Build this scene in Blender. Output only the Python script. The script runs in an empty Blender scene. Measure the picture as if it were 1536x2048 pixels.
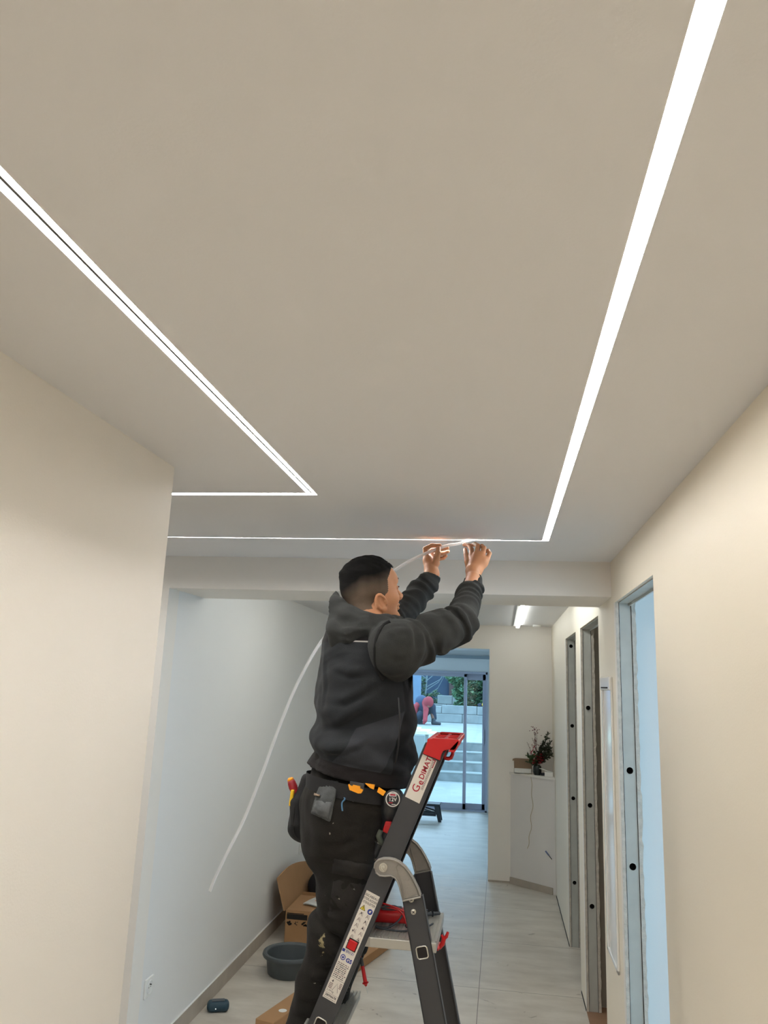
import bpy, bmesh, math, random
import numpy as np
from mathutils import Vector, Matrix
random.seed(7); np.random.seed(7)
scene = bpy.context.scene
COL = scene.collection

# ------------------------------------------------------------------ camera
H_CAM = 1.77352
F_PIX = 1525.43
CR = Vector((0.9882488, 0.1480935, 0.0378492))
CU = Vector((-0.0045041, -0.2192959, 0.9756480))
CF = Vector((-0.1527873, 0.9643535, 0.2160519))
cam_data = bpy.data.cameras.new('camera')
cam = bpy.data.objects.new('camera', cam_data)
COL.objects.link(cam)
m = Matrix((CR, CU, -CF)).transposed().to_4x4()
m.translation = Vector((0, 0, H_CAM))
cam.matrix_world = m
cam_data.sensor_fit = 'VERTICAL'
cam_data.sensor_height = 24.0
cam_data.lens = F_PIX / 2048 * 24.0
cam_data.clip_start = 0.05
cam_data.clip_end = 200
scene.camera = cam

# ------------------------------------------------------------------ view, world, lights
scene.view_settings.view_transform = 'Standard'
scene.view_settings.look = 'None'
scene.view_settings.exposure = 0.0
scene.view_settings.gamma = 1.0
scene.view_settings.use_curve_mapping = False

SKY_STRENGTH = 4.2
LED_STRENGTH = 45.0
world = bpy.data.worlds.new('overcast_sky')
scene.world = world
world.use_nodes = True
wn = world.node_tree
wn.nodes.clear()
wo = wn.nodes.new('ShaderNodeOutputWorld')
wb = wn.nodes.new('ShaderNodeBackground')
wb.inputs['Color'].default_value = (0.44, 0.72, 1.0, 1)
wb.inputs['Strength'].default_value = SKY_STRENGTH
wn.links.new(wb.outputs[0], wo.inputs[0])

def area_light(name, loc, direction, sx, sy, energy, color):
    d = bpy.data.lights.new(name, 'AREA')
    d.shape = 'RECTANGLE'; d.size = sx; d.size_y = sy
    d.energy = energy; d.color = color
    o = bpy.data.objects.new(name, d)
    o.location = loc
    o.rotation_euler = Vector(direction).to_track_quat('-Z', 'Y').to_euler()
    COL.objects.link(o)
    return o
# soft directional daylight falling through the garden side glazing
sd = bpy.data.lights.new('sky_glow_sun', 'SUN')
sd.energy = 2.4; sd.angle = math.radians(70); sd.color = (0.62, 0.82, 1.0)
so = bpy.data.objects.new('sky_glow_sun', sd)
so.rotation_euler = Vector((0.10, -1.0, -0.55)).to_track_quat('-Z', 'Y').to_euler()
so.location = (0, 20, 10)
COL.objects.link(so)

# ------------------------------------------------------------------ materials
def lin(c):
    return tuple(((v/255)/12.92 if v/255 <= .04045 else ((v/255+.055)/1.055)**2.4) for v in c) + (1,)

MATS = {}
def mat(name, color, rough=.6, metal=0, bump=0, bscale=60, var=0, vscale=6, spec=.5, emit=None, estr=0, srgb=True, coat=0, sheen=0):
    if name in MATS: return MATS[name]
    m = bpy.data.materials.new(name); m.use_nodes = True
    nt = m.node_tree; b = nt.nodes['Principled BSDF']
    c = lin(color) if srgb else tuple(color)+(1,)
    b.inputs['Base Color'].default_value = c
    b.inputs['Roughness'].default_value = rough
    b.inputs['Metallic'].default_value = metal
    b.inputs['Specular IOR Level'].default_value = spec
    b.inputs['Coat Weight'].default_value = coat
    b.inputs['Sheen Weight'].default_value = sheen
    tc = nt.nodes.new('ShaderNodeTexCoord')
    if var:
        n = nt.nodes.new('ShaderNodeTexNoise'); n.inputs['Scale'].default_value = vscale
        n.inputs['Detail'].default_value = 5
        nt.links.new(tc.outputs['Object'], n.inputs['Vector'])
        mx = nt.nodes.new('ShaderNodeMix'); mx.data_type = 'RGBA'
        mx.inputs[6].default_value = tuple(min(1, v*(1-var)) for v in c[:3])+(1,)
        mx.inputs[7].default_value = tuple(min(1, v*(1+var)) for v in c[:3])+(1,)
        cr = nt.nodes.new('ShaderNodeMapRange'); cr.inputs[1].default_value = .3; cr.inputs[2].default_value = .7
        nt.links.new(n.outputs[0], cr.inputs[0]); nt.links.new(cr.outputs[0], mx.inputs[0])
        nt.links.new(mx.outputs[2], b.inputs['Base Color'])
    if bump:
        n2 = nt.nodes.new('ShaderNodeTexNoise'); n2.inputs['Scale'].default_value = bscale
        n2.inputs['Detail'].default_value = 4
        nt.links.new(tc.outputs['Object'], n2.inputs['Vector'])
        bp = nt.nodes.new('ShaderNodeBump'); bp.inputs['Strength'].default_value = bump
        bp.inputs['Distance'].default_value = .002
        nt.links.new(n2.outputs[0], bp.inputs['Height']); nt.links.new(bp.outputs[0], b.inputs['Normal'])
    if emit is not None:
        b.inputs['Emission Color'].default_value = tuple(emit)+(1,)
        b.inputs['Emission Strength'].default_value = estr
    MATS[name] = m
    return m

M_wall   = mat('wall_paint', (241,236,228), .55, bump=.15, bscale=180, var=.012, vscale=1.3)
M_wallL  = mat('wall_paint_cool', (236,236,234), .5, bump=.12, bscale=180, var=.012, vscale=1.3)
M_wallR  = mat('wall_paint_warm', (241,231,212), .5, bump=.15, bscale=180, var=.012, vscale=1.3)
M_led2   = mat('led_bare_strip', (255,255,255), .5, emit=(1.0,.985,.96), estr=LED_STRENGTH*1.75)
M_ceil   = mat('ceiling_paint', (235,234,234), .7, bump=.1, bscale=200)
M_board  = mat('plasterboard_edge', (205,198,186), .9, bump=.9, bscale=220, var=.12, vscale=40)
M_galv   = mat('galvanised_steel', (196,198,192), .45, metal=.25, var=.05, vscale=14)
M_white  = mat('white_plastic', (236,236,232), .3)
M_glossw = mat('white_gloss', (235,232,226), .15)
M_alu    = mat('window_aluminium', (184,187,202), .4, metal=.2)
M_base   = mat('baseboard_tile', (178,168,155), .6, var=.1, vscale=8)
M_dark   = mat('dark_gap', (32,28,26), .9)
M_trim   = mat('grey_trim', (150,160,166), .6)
M_led    = mat('led_diffuser', (255,255,255), .5, emit=(1.0,.982,.955), estr=LED_STRENGTH)
M_ledch  = mat('led_channel_metal', (225,225,225), .35, metal=.3)
M_conc   = mat('outdoor_concrete', (146,150,146), .85, bump=.3, bscale=30, var=.10, vscale=2.5)
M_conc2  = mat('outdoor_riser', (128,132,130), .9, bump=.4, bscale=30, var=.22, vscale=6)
M_block  = mat('concrete_block', (140,144,142), .9, bump=.5, bscale=40, var=.12, vscale=4)
M_mortar = mat('mortar', (120,128,132), .9)

def floor_material():
    m = bpy.data.materials.new('porcelain_floor_tile'); m.use_nodes = True
    nt = m.node_tree; b = nt.nodes['Principled BSDF']
    geo = nt.nodes.new('ShaderNodeNewGeometry'); sep = nt.nodes.new('ShaderNodeSeparateXYZ')
    nt.links.new(geo.outputs['Position'], sep.inputs[0])
    def grout(out, off, pitch, w):
        a = nt.nodes.new('ShaderNodeMath'); a.operation = 'SUBTRACT'; a.inputs[1].default_value = off
        nt.links.new(out, a.inputs[0])
        p = nt.nodes.new('ShaderNodeMath'); p.operation = 'PINGPONG'; p.inputs[1].default_value = pitch/2
        nt.links.new(a.outputs[0], p.inputs[0])
        l = nt.nodes.new('ShaderNodeMath'); l.operation = 'LESS_THAN'; l.inputs[1].default_value = w/2
        nt.links.new(p.outputs[0], l.inputs[0]); return l.outputs[0]
    gx = grout(sep.outputs[0], -.1225, 1.76, .004)
    gy = grout(sep.outputs[1], 5.115, .88, .004)
    mxm = nt.nodes.new('ShaderNodeMath'); mxm.operation = 'MAXIMUM'
    nt.links.new(gx, mxm.inputs[0]); nt.links.new(gy, mxm.inputs[1])
    mp = nt.nodes.new('ShaderNodeMapping'); mp.inputs['Scale'].default_value = (1, 2.6, 1)
    nt.links.new(geo.outputs['Position'], mp.inputs[0])
    n = nt.nodes.new('ShaderNodeTexNoise'); n.inputs['Scale'].default_value = 2.6; n.inputs['Detail'].default_value = 9
    n.inputs['Roughness'].default_value = .62
    nt.links.new(mp.outputs[0], n.inputs['Vector'])
    r = nt.nodes.new('ShaderNodeValToRGB')
    r.color_ramp.elements[0].position = .32; r.color_ramp.elements[0].color = lin((190,181,168))
    r.color_ramp.elements[1].position = .68; r.color_ramp.elements[1].color = lin((218,211,199))
    nt.links.new(n.outputs[0], r.inputs[0])
    n2 = nt.nodes.new('ShaderNodeTexNoise'); n2.inputs['Scale'].default_value = 9; n2.inputs['Detail'].default_value = 3
    n2.inputs['Distortion'].default_value = 1.5
    nt.links.new(geo.outputs['Position'], n2.inputs['Vector'])
    r2 = nt.nodes.new('ShaderNodeValToRGB')
    r2.color_ramp.elements[0].position = .24; r2.color_ramp.elements[0].color = (.45,.42,.38,1)
    r2.color_ramp.elements[1].position = .31; r2.color_ramp.elements[1].color = (1,1,1,1)
    nt.links.new(n2.outputs[0], r2.inputs[0])
    mul = nt.nodes.new('ShaderNodeMix'); mul.data_type = 'RGBA'; mul.blend_type = 'MULTIPLY'; mul.inputs[0].default_value = .7
    nt.links.new(r.outputs[0], mul.inputs[6]); nt.links.new(r2.outputs[0], mul.inputs[7])
    mx = nt.nodes.new('ShaderNodeMix'); mx.data_type = 'RGBA'
    mx.inputs[7].default_value = lin((120,112,102))
    nt.links.new(mxm.outputs[0], mx.inputs[0]); nt.links.new(mul.outputs[2], mx.inputs[6])
    nt.links.new(mx.outputs[2], b.inputs['Base Color'])
    mr = nt.nodes.new('ShaderNodeMapRange'); mr.inputs[3].default_value = .30; mr.inputs[4].default_value = .52
    nt.links.new(n.outputs[0], mr.inputs[0]); nt.links.new(mr.outputs[0], b.inputs['Roughness'])
    bp = nt.nodes.new('ShaderNodeBump'); bp.inputs['Strength'].default_value = .2; bp.inputs['Distance'].default_value = .002
    nt.links.new(n.outputs[0], bp.inputs['Height']); nt.links.new(bp.outputs[0], b.inputs['Normal'])
    return m
M_floor = floor_material()

def glass_material():
    m = bpy.data.materials.new('window_glass'); m.use_nodes = True
    nt = m.node_tree; nt.nodes.clear()
    o = nt.nodes.new('ShaderNodeOutputMaterial'); mx = nt.nodes.new('ShaderNodeMixShader')
    t = nt.nodes.new('ShaderNodeBsdfTransparent'); t.inputs[0].default_value = (.93,.97,.98,1)
    g = nt.nodes.new('ShaderNodeBsdfGlossy'); g.inputs['Roughness'].default_value = .02
    fr = nt.nodes.new('ShaderNodeFresnel'); fr.inputs[0].default_value = 1.45
    nt.links.new(fr.outputs[0], mx.inputs[0]); nt.links.new(t.outputs[0], mx.inputs[1]); nt.links.new(g.outputs[0], mx.inputs[2])
    nt.links.new(mx.outputs[0], o.inputs[0]); return m
M_glass = glass_material()

# ------------------------------------------------------------------ helpers
def at(px, py, Y):
    """world point seen at photo pixel (px,py) that stands at depth Y (metres along the hall)"""
    d = CR*(px-768) + CU*(1024-py) + CF*F_PIX
    d = d*(Y/d.y)
    return Vector((d.x, d.y, d.z+H_CAM))

class MB:
    def __init__(s): s.v=[]; s.f=[]; s.mi=[]; s.m=0
    def add(s, verts, faces, mi=None):
        o=len(s.v); s.v += [Vector(v) for v in verts]
        s.f += [tuple(i+o for i in f) for f in faces]
        s.mi += [s.m if mi is None else mi]*len(faces); return s
    def box(s, a, b, bev=0, mi=None):
        a=Vector(a); b=Vector(b)
        lo=Vector((min(a[i],b[i]) for i in range(3))); hi=Vector((max(a[i],b[i]) for i in range(3)))
        return s.obox((lo+hi)/2, hi-lo, Matrix.Identity(3), bev, mi)
    def obox(s, c, size, rot, bev=0, mi=None, seg=2):
        bm=bmesh.new(); bmesh.ops.create_cube(bm,size=1)
        for v in bm.verts: v.co=Vector((v.co.x*size[0],v.co.y*size[1],v.co.z*size[2]))
        if bev: bmesh.ops.bevel(bm,geom=bm.edges[:]+bm.verts[:],offset=bev,segments=seg,affect='EDGES',profile=.5)
        vs=[Vector(c)+rot@v.co for v in bm.verts]; bm.verts.index_update()
        fs=[[v.index for v in f.verts] for f in bm.faces]; bm.free()
        return s.add(vs,fs,mi)
    def prism(s, pts, ext, mi=None):
        n=len(pts); pts=[Vector(p) for p in pts]; ext=Vector(ext)
        vs=pts+[p+ext for p in pts]
        nrm=Vector((0,0,0))
        for i in range(n): nrm+=pts[i].cross(pts[(i+1)%n])
        fs=[tuple(range(n)),tuple(range(2*n-1,n-1,-1))]+[((i+1)%n,i,i+n,(i+1)%n+n) for i in range(n)]
        if nrm.dot(ext)>0: fs=[f[::-1] for f in fs]
        return s.add(vs,fs,mi)
    def tube(s, pts, r, seg=12, closed=False, mi=None, flat=None):
        pts=[Vector(p) for p in pts]; n=len(pts)
        rr=r if isinstance(r,(list,tuple)) else [r]*n
        vs=[]; fs=[]; up=None
        for i,p in enumerate(pts):
            if closed: t=(pts[(i+1)%n]-pts[i-1])
            else: t=(pts[min(i+1,n-1)]-pts[max(i-1,0)])
            t=t.normalized()
            if up is None:
                up=Vector((0,0,1)) if abs(t.z)<.9 else Vector((1,0,0))
            a=(up-t*up.dot(t)).normalized(); b=t.cross(a); up=a
            for k in range(seg):
                w=2*math.pi*k/seg
                fa,fb=(1,1) if flat is None else flat
                vs.append(p+(a*math.cos(w)*fa+b*math.sin(w)*fb)*rr[i])
        m_=n if closed else n-1
        for i in range(m_):
            j=(i+1)%n
            for k in range(seg):
                k2=(k+1)%seg
                fs.append((i*seg+k,i*seg+k2,j*seg+k2,j*seg+k))
        if not closed:
            fs.append(tuple(range(seg-1,-1,-1))); fs.append(tuple((n-1)*seg+k for k in range(seg)))
        return s.add(vs,fs,mi)
    def lathe(s, prof, c, seg=32, axis=None, mi=None):
        c=Vector(c); rot=Matrix.Identity(3)
        if axis is not None: rot=Vector((0,0,1)).rotation_difference(Vector(axis).normalized()).to_matrix()
        vs=[];fs=[];n=len(prof)
        for r,z in prof:
            for k in range(seg):
                w=2*math.pi*k/seg; vs.append(c+rot@Vector((r*math.cos(w),r*math.sin(w),z)))
        for i in range(n-1):
            for k in range(seg):
                k2=(k+1)%seg; fs.append((i*seg+k,i*seg+k2,(i+1)*seg+k2,(i+1)*seg+k))
        return s.add(vs,fs,mi)
    def quad(s,a,b,c,d,mi=None): return s.add([a,b,c,d],[(0,1,2,3)],mi)
    def build(s, name, mats, parent=None, smooth=False, origin=None, angle=None):
        if not isinstance(mats,(list,tuple)): mats=[mats]
        if parent is not None: o0=Vector(parent['_o'])
        elif origin is not None: o0=Vector(origin)
        else:
            xs=[v.x for v in s.v]; ys=[v.y for v in s.v]; zs=[v.z for v in s.v]
            o0=Vector(((min(xs)+max(xs))/2,(min(ys)+max(ys))/2,min(zs)))
        me=bpy.data.meshes.new(name)
        me.from_pydata([tuple(v-o0) for v in s.v],[],s.f)
        for mm in mats: me.materials.append(mm)
        me.polygons.foreach_set('material_index',s.mi)
        if smooth: me.polygons.foreach_set('use_smooth',[True]*len(me.polygons))
        me.update()
        o=bpy.data.objects.new(name,me); COL.objects.link(o)
        o['_o']=tuple(o0)
        if parent is not None:
            o.parent=parent
            # child origin is the thing's own origin
        else: o.location=o0
        if angle is not None:
            try: me.set_sharp_from_angle(angle=math.radians(angle))
            except Exception: pass
        return o

def tag(o,label,cat,group=None):
    o['label']=label; o['category']=cat
    if group: o['group']=group
    return o
def thing(name,label,cat,loc,group=None):
    o=bpy.data.objects.new(name,None); COL.objects.link(o)
    o.location=loc; o['_o']=tuple(loc); o.empty_display_size=.05
    return tag(o,label,cat,group)
def struct(o):
    o['kind']='structure'; return o

def cells(u0,u1,v0,v1,holes):
    us=sorted({u0,u1}|{h[0] for h in holes}|{h[1] for h in holes}); vs=sorted({v0,v1}|{h[2] for h in holes}|{h[3] for h in holes})
    us=[u for u in us if u0<=u<=u1]; vs=[v for v in vs if v0<=v<=v1]
    out=[]
    for i in range(len(us)-1):
        for j in range(len(vs)-1):
            cu=(us[i]+us[i+1])/2; cv=(vs[j]+vs[j+1])/2
            if not any(h[0]<cu<h[1] and h[2]<cv<h[3] for h in holes): out.append((us[i],us[i+1],vs[j],vs[j+1]))
    return out

def text_into(mb, body, origin, xd, yd, size, mi, bold=0.0, align='LEFT', depth=.0004, xscale=1.0):
    cu=bpy.data.curves.new('lettering','FONT'); cu.body=body; cu.size=size; cu.align_x=align; cu.align_y='CENTER'
    cu.offset=bold*size; cu.resolution_u=3
    ob=bpy.data.objects.new('lettering',cu); COL.objects.link(ob)
    dg=bpy.context.evaluated_depsgraph_get(); dg.update()
    me=bpy.data.meshes.new_from_object(ob.evaluated_get(dg))
    xd=Vector(xd).normalized(); yd=Vector(yd).normalized(); zd=xd.cross(yd)
    vs=[Vector(origin)+xd*v.co.x*xscale+yd*v.co.y+zd*depth for v in me.vertices]
    fs=[tuple(p.vertices) for p in me.polygons]
    mb.add(vs,fs,mi)
    bpy.data.objects.remove(ob); bpy.data.curves.remove(cu); bpy.data.meshes.remove(me)
# ------------------------------------------------------------------ room shell
U=.56
H=H_CAM+U                # ceiling height
XR=.484; XL=-1.60; XN=-.905
YN=1.943; YB0=3.511; YB1=3.976; YBK=7.70; YG=11.64
ZB=H_CAM+.720*U          # underside of the beam
TH=.10
# floor
mb=MB(); mb.box((-4.2,-3.2,-.1),(3.2,YG+.12,0)); struct(mb.build('floor',M_floor))

# ceiling with slots for the light lines
SR=(.157,.182); CY=(2.990,3.008); SL=(-.600,-.571); CX=(2.238,2.262)
holes=[(SR[0],SR[1],-2.6,CY[1]),(-3.3,SR[1],CY[0],CY[1]),(SL[0],SL[1],-2.6,CX[1]),(-3.3,SL[1],CX[0],CX[1])]
mb=MB()
for a,b,c,d in cells(-4.2,XR+.10,-3.2,YB0+.1,holes): mb.box((a,c,H),(b,d,H+.03))
struct(mb.build('ceiling',M_ceil))
H2=H_CAM+1.03*U
mb=MB(); mb.box((XL-.15,YB1-.1,H2),(XR+.1,YBK+.05,H2+.05)); struct(mb.build('ceiling_rear_hall',M_ceil))
# beam / bulkhead between the two halls
mb=MB(); mb.box((XL-.0,YB0,ZB),(XR+.02,YB1,H2+.05),.0)
o=struct(mb.build('trim_1',M_wall))
# front facing return left of the beam opening
mb=MB(); mb.box((-4.2,YB0,0),(XL,YB0+.12,H+.03)); struct(mb.build('wall_left_return',M_wall))
# near left wall
mb=MB(); mb.box((XN-.10,-3.2,0),(XN,YN,H+.02)); struct(mb.build('wall_left_near',M_wall))
# left wall of the rear hall
mb=MB(); mb.box((XL-.12,YB0+.12,0),(XL,YBK+.1,H2+.05)); struct(mb.build('wall_left',M_wallL))
# far end of the side corridor and the wall behind the camera
mb=MB(); mb.box((-4.3,-3.2,0),(-4.2,YB0+.1,H+.03)); struct(mb.build('wall_side_corridor',M_wall))
mb=MB()
for a,b,c,d in cells(-4.3,XR+.1,0,H+.03,[]): mb.box((a,-3.3,c),(b,-3.2,d))
struct(mb.build('wall_behind',M_wall))

# right wall with three rough door openings
ZD=2.142
DOORS=[(2.556,3.405,ZD),(4.006,4.921,ZD-.004),(5.218,6.030,ZD-.004)]
TW=.078
dh=[(a,b,-1,z) for a,b,z in DOORS]
mb=MB()
for a,b,c,d in cells(-3.2,YBK+.1,0,H2+.05,[(y0,y1,0,z) for y0,y1,z in [(q0,q1+.042,qz) for q0,q1,qz in DOORS]]): mb.box((XR,a,c),(XR+TW,b,d))
struct(mb.build('wall_right',M_wallR))

def hole_plate(mb, y, x0,x1,z0,z1, holes, r, mi_plate=0, mi_hole=1):
    """vertical plate in plane Y=y facing -y, with round punched holes and pockets"""
    zs=[z0]; cx=(x0+x1)/2; hw=r*1.35
    for hz in sorted(holes): zs+= [hz-hw,hz+hw]
    zs.append(z1)
    for i in range(len(zs)-1):
        a,b=zs[i],zs[i+1]
        if i%2==0:
            mb.quad((x0,y,a),(x1,y,a),(x1,y,b),(x0,y,b),mi_plate)
        else:
            hz=(a+b)/2; n=24
            mb.quad((x0,y,a),(cx-hw,y,a),(cx-hw,y,b),(x0,y,b),mi_plate)
            mb.quad((cx+hw,y,a),(x1,y,a),(x1,y,b),(cx+hw,y,b),mi_plate)
            sq=[];ci=[];cb=[]
            for k in range(n):
                w=2*math.pi*k/n; c_,s_=math.cos(w),math.sin(w); mm=max(abs(c_),abs(s_))
                sq.append((cx+hw*c_/mm,y,hz+hw*s_/mm)); ci.append((cx+r*c_,y,hz+r*s_)); cb.append((cx+r*c_,y+.035,hz+r*s_))
            vs=sq+ci+cb
            fs=[(k,(k+1)%n,n+(k+1)%n,n+k) for k in range(n)]
            mb.add(vs,fs,mi_plate)
            mb.add(vs,[(n+k,n+(k+1)%n,2*n+(k+1)%n,2*n+k) for k in range(n)],mi_hole)
            mb.add(vs,[tuple(2*n+k for k in range(n))],mi_hole)
            # rolled collar
            mb.tube([(cx+r*1.0*math.cos(2*math.pi*k/n),y-.0008,hz+r*1.0*math.sin(2*math.pi*k/n)) for k in range(n)],.0016,6,True,mi_plate)

def ragged_strip(mb,x0,x1,y,z0,z1,amp,seed,proj=.004):
    rnd=random.Random(seed); n=90; vs=[];fs=[]
    for i in range(n+1):
        z=z0+(z1-z0)*i/n
        j=rnd.uniform(-amp,amp); k=rnd.uniform(0,amp*.8)
        vs+= [(x0+k*.3,y,z),(x0+k*.3,y-proj-k,z),(x1+j,y-proj+j*.5,z),(x1+j,y,z)]
    for i in range(n):
        a=i*4
        for k in range(3): fs.append((a+k,a+k+1,a+k+5,a+k+4))
    mb.add(vs,fs,0)

def door_frame(idx, y0,y1,zt, holes, seed, deep=True):
    t=bpy.data.objects.new('door_%d'%idx,None); COL.objects.link(t); t.location=(XR,y1,0); t['_o']=(XR,y1,0); struct(t)
    # far jamb
    mb=MB(); hole_plate(mb,y1-.001,XR+.016,XR+TW-.014,0,zt,holes,.0148)
    mb.box((XR+.0145,y1-.0035,0),(XR+.0165,y1,zt),mi=0); mb.box((XR+TW-.0145,y1-.0035,0),(XR+TW-.0125,y1,zt),mi=0)
    mb.build('stud',[M_galv,M_dark],t)
    mb=MB(); mb.box((XR,y1+.0,0),(XR+.0140,y1+.0425,zt)); mb.box((XR+TW-.0125,y1+.0,0),(XR+TW,y1+.0425,zt)); mb.box((XR+.014,y1+.038,0),(XR+TW-.0125,y1+.0425,zt)); mb.box((XR,y1,zt-.0005),(XR+TW,y1+.0425,zt+.0005)); mb.build('wall_board',M_wall,t)
    mb=MB(); ragged_strip(mb,XR,XR+.0135,y1,0,zt,.0012,seed); ragged_strip(mb,XR+TW-.0125,XR+TW+.004,y1,0,zt,.0035,seed+5)
    mb.build('board_edge',M_board,t)
    mb=MB(); mb.box((XR+.014,y1-.0042,0),(XR+.0155,y1-.0005,zt)); mb.box((XR+TW-.0145,y1-.0042,0),(XR+TW-.0125,y1-.0005,zt)); mb.build('shadow_gap',M_dark,t)
    # near jamb and head
    mb=MB(); mb.box((XR+.016,y0,0),(XR+TW-.014,y0+.004,zt)); mb.build('stud',M_galv,t)
    mb=MB(); mb.box((XR+.014,y0,zt-.004),(XR+TW-.020,y1,zt-.0005)); mb.box((XR+TW-.020,y0,zt-.014),(XR+TW-.014,y1,zt-.0005)); mb.build('head_track',M_galv,t)
    return t
door_frame(1,*DOORS[0],[.30,1.055,1.52,1.535-.9+.0][:0]+[1.085,1.452],3)
door_frame(2,*DOORS[1],[.55,1.10,1.66][:3],11)
door_frame(3,*DOORS[2],[.42,.99,1.50,2.085],23)

# rooms behind the right wall
def room(name, y0, y1, x1, matw, hz=H2, window=None):
    mb=MB()
    mb.box((XR+TW,y1,0),(x1,y1+.06,hz)); mb.box((XR+TW,y0-.06,0),(x1,y0,hz))
    if window:
        for a,b,c,d in cells(y0-.06,y1+.06,0,hz,[window]): mb.box((x1,a,c),(x1+.1,b,d))
    else: mb.box((x1,y0-.06,0),(x1+.1,y1+.06,hz))
    struct(mb.build(name,matw))
    mb=MB(); mb.box((XR+TW,y0-.06,H),(x1+.1,y1+.06,H+.05)); struct(mb.build('ceiling_'+name.split('_',1)[1],M_ceil))
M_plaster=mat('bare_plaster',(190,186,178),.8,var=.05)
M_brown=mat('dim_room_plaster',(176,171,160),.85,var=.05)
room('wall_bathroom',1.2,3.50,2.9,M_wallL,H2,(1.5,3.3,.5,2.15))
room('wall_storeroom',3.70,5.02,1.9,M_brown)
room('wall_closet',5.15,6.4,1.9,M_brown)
mb=MB(); mb.box((XR+.0,DOORS[1][0]-.1,.0),(1.9,5.0,.004)); struct(mb.build('floor_storeroom',mat('brown_subfloor',(150,115,88),.8,var=.1)))
mb=MB(); mb.box((XR+TW+.3,5.0,0),(1.9,5.02,.10)); struct(mb.build('baseboard_storeroom',M_plaster))

# back wall with doorway
DX0=-1.03; DX1=-.1145; ZDB=H_CAM+.619*U
mb=MB()
for a,b,c,d in cells(XL-.12,XR+TW,0,H2+.05,[(DX0,DX1,0,ZDB)]): mb.box((a,YBK,c),(b,YBK+.14,d))
struct(mb.build('wall_back',M_wall))
# living room
HL=2.262
mb=MB(); mb.box((-4.3,YBK+.14,HL),(.1,YG+.2,HL+.1)); struct(mb.build('ceiling_living_room',M_ceil))
mb=MB(); mb.box((-.06,YBK+.14,0),(.04,YG+.2,HL)); struct(mb.build('wall_living_right',M_wallL))
mb=MB()
for a,b,c,d in cells(YBK+.14,YG+.2,0,HL,[(9.6,11.3,.15,2.1)]): mb.box((-4.3,a,c),(-4.2,b,d))  # side opening added out of view to bring in more daylight
struct(mb.build('wall_living_left',M_wallL))
mb=MB(); mb.box((-4.3,YBK,0),(XL-.12,YBK+.14,HL+.1)); struct(mb.build('wall_living_hall_side',M_wallL))
WX0=-3.4; WX1=-.195; WZ=1.955
mb=MB()
for a,b,c,d in cells(-4.3,.04,0,HL,[(WX0,WX1,0,WZ)]): mb.box((a,YG,c),(b,YG+.2,d))
struct(mb.build('wall_garden',M_wallL))
mb=MB(); mb.box((-4.2,YG-.05,2.145),(-.06,YG,2.19),.004); struct(mb.build('trim_2',M_trim))
# sliding glass door
t=bpy.data.objects.new('window_1',None); COL.objects.link(t); t.location=((WX0+WX1)/2,YG,0); t['_o']=tuple(t.location); struct(t)
mb=MB(); y0=YG-.02;y1=YG+.12
mb.box((WX0,y0,WZ-.035),(WX1,y1,WZ),.003); mb.box((WX0,y0,0),(WX1,y1,.02)); mb.box((WX0,y0,0),(WX0+.03,y1,WZ)); mb.box((WX1-.03,y0,0),(WX1,y1,WZ))
mb.build('window_frame',M_alu,t)
def leaf(x0,x1,y,tn,st=.05):
    mb=MB()
    mb.box((x0,y,WZ-.035-st*1.0),(x1,y+.04,WZ-.035),.003); mb.box((x0,y,.02),(x1,y+.04,.10),.003)
    mb.box((x0,y,.02),(x0+.045,y+.04,WZ-.035),.003); mb.box((x1-.045,y,.02),(x1,y+.04,WZ-.035),.003)
    f=mb.build('sash',M_alu,t)
    mb=MB(); mb.box((x0+.04,y+.015,.09),(x1-.04,y+.021,WZ-.08)); mb.build('pane',M_glass,f)
    return f
leaf(-2.0,-.50,YG,0,.045); leaf(-3.37,-1.95,YG+.05,0); f=leaf(-.545,-.225,YG+.055,0,.085)
mb=MB(); mb.box((-.262,YG+.02,.93),(-.236,YG+.055,1.13),.006); mb.build('handle',M_alu,t)

# ------------------------------------------------------------------ baseboards
mb=MB(); mb.box((XL,YB0+.0,0),(XL+.009,YBK,.085),.001); struct(mb.build('baseboard_left',M_base))
mb=MB(); mb.box((XL+.009,YB0,.085),(XL+.0,YBK,.088)); struct(mb.build('trim_3',M_white))
mb=MB(); mb.box((XR-.002,3.48,0),(XR,3.98,.01)); mb.box((XR-.0025,6.03,0),(XR,7.35,.012)); mb.box((XR-.0025,4.93,0),(XR,5.2,.012)); struct(mb.build('trim_4',M_dark))
mb=MB(); mb.box((DX1+.002,YBK-.004,0),(.09,YBK,.015)); struct(mb.build('trim_5',M_base))

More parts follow.
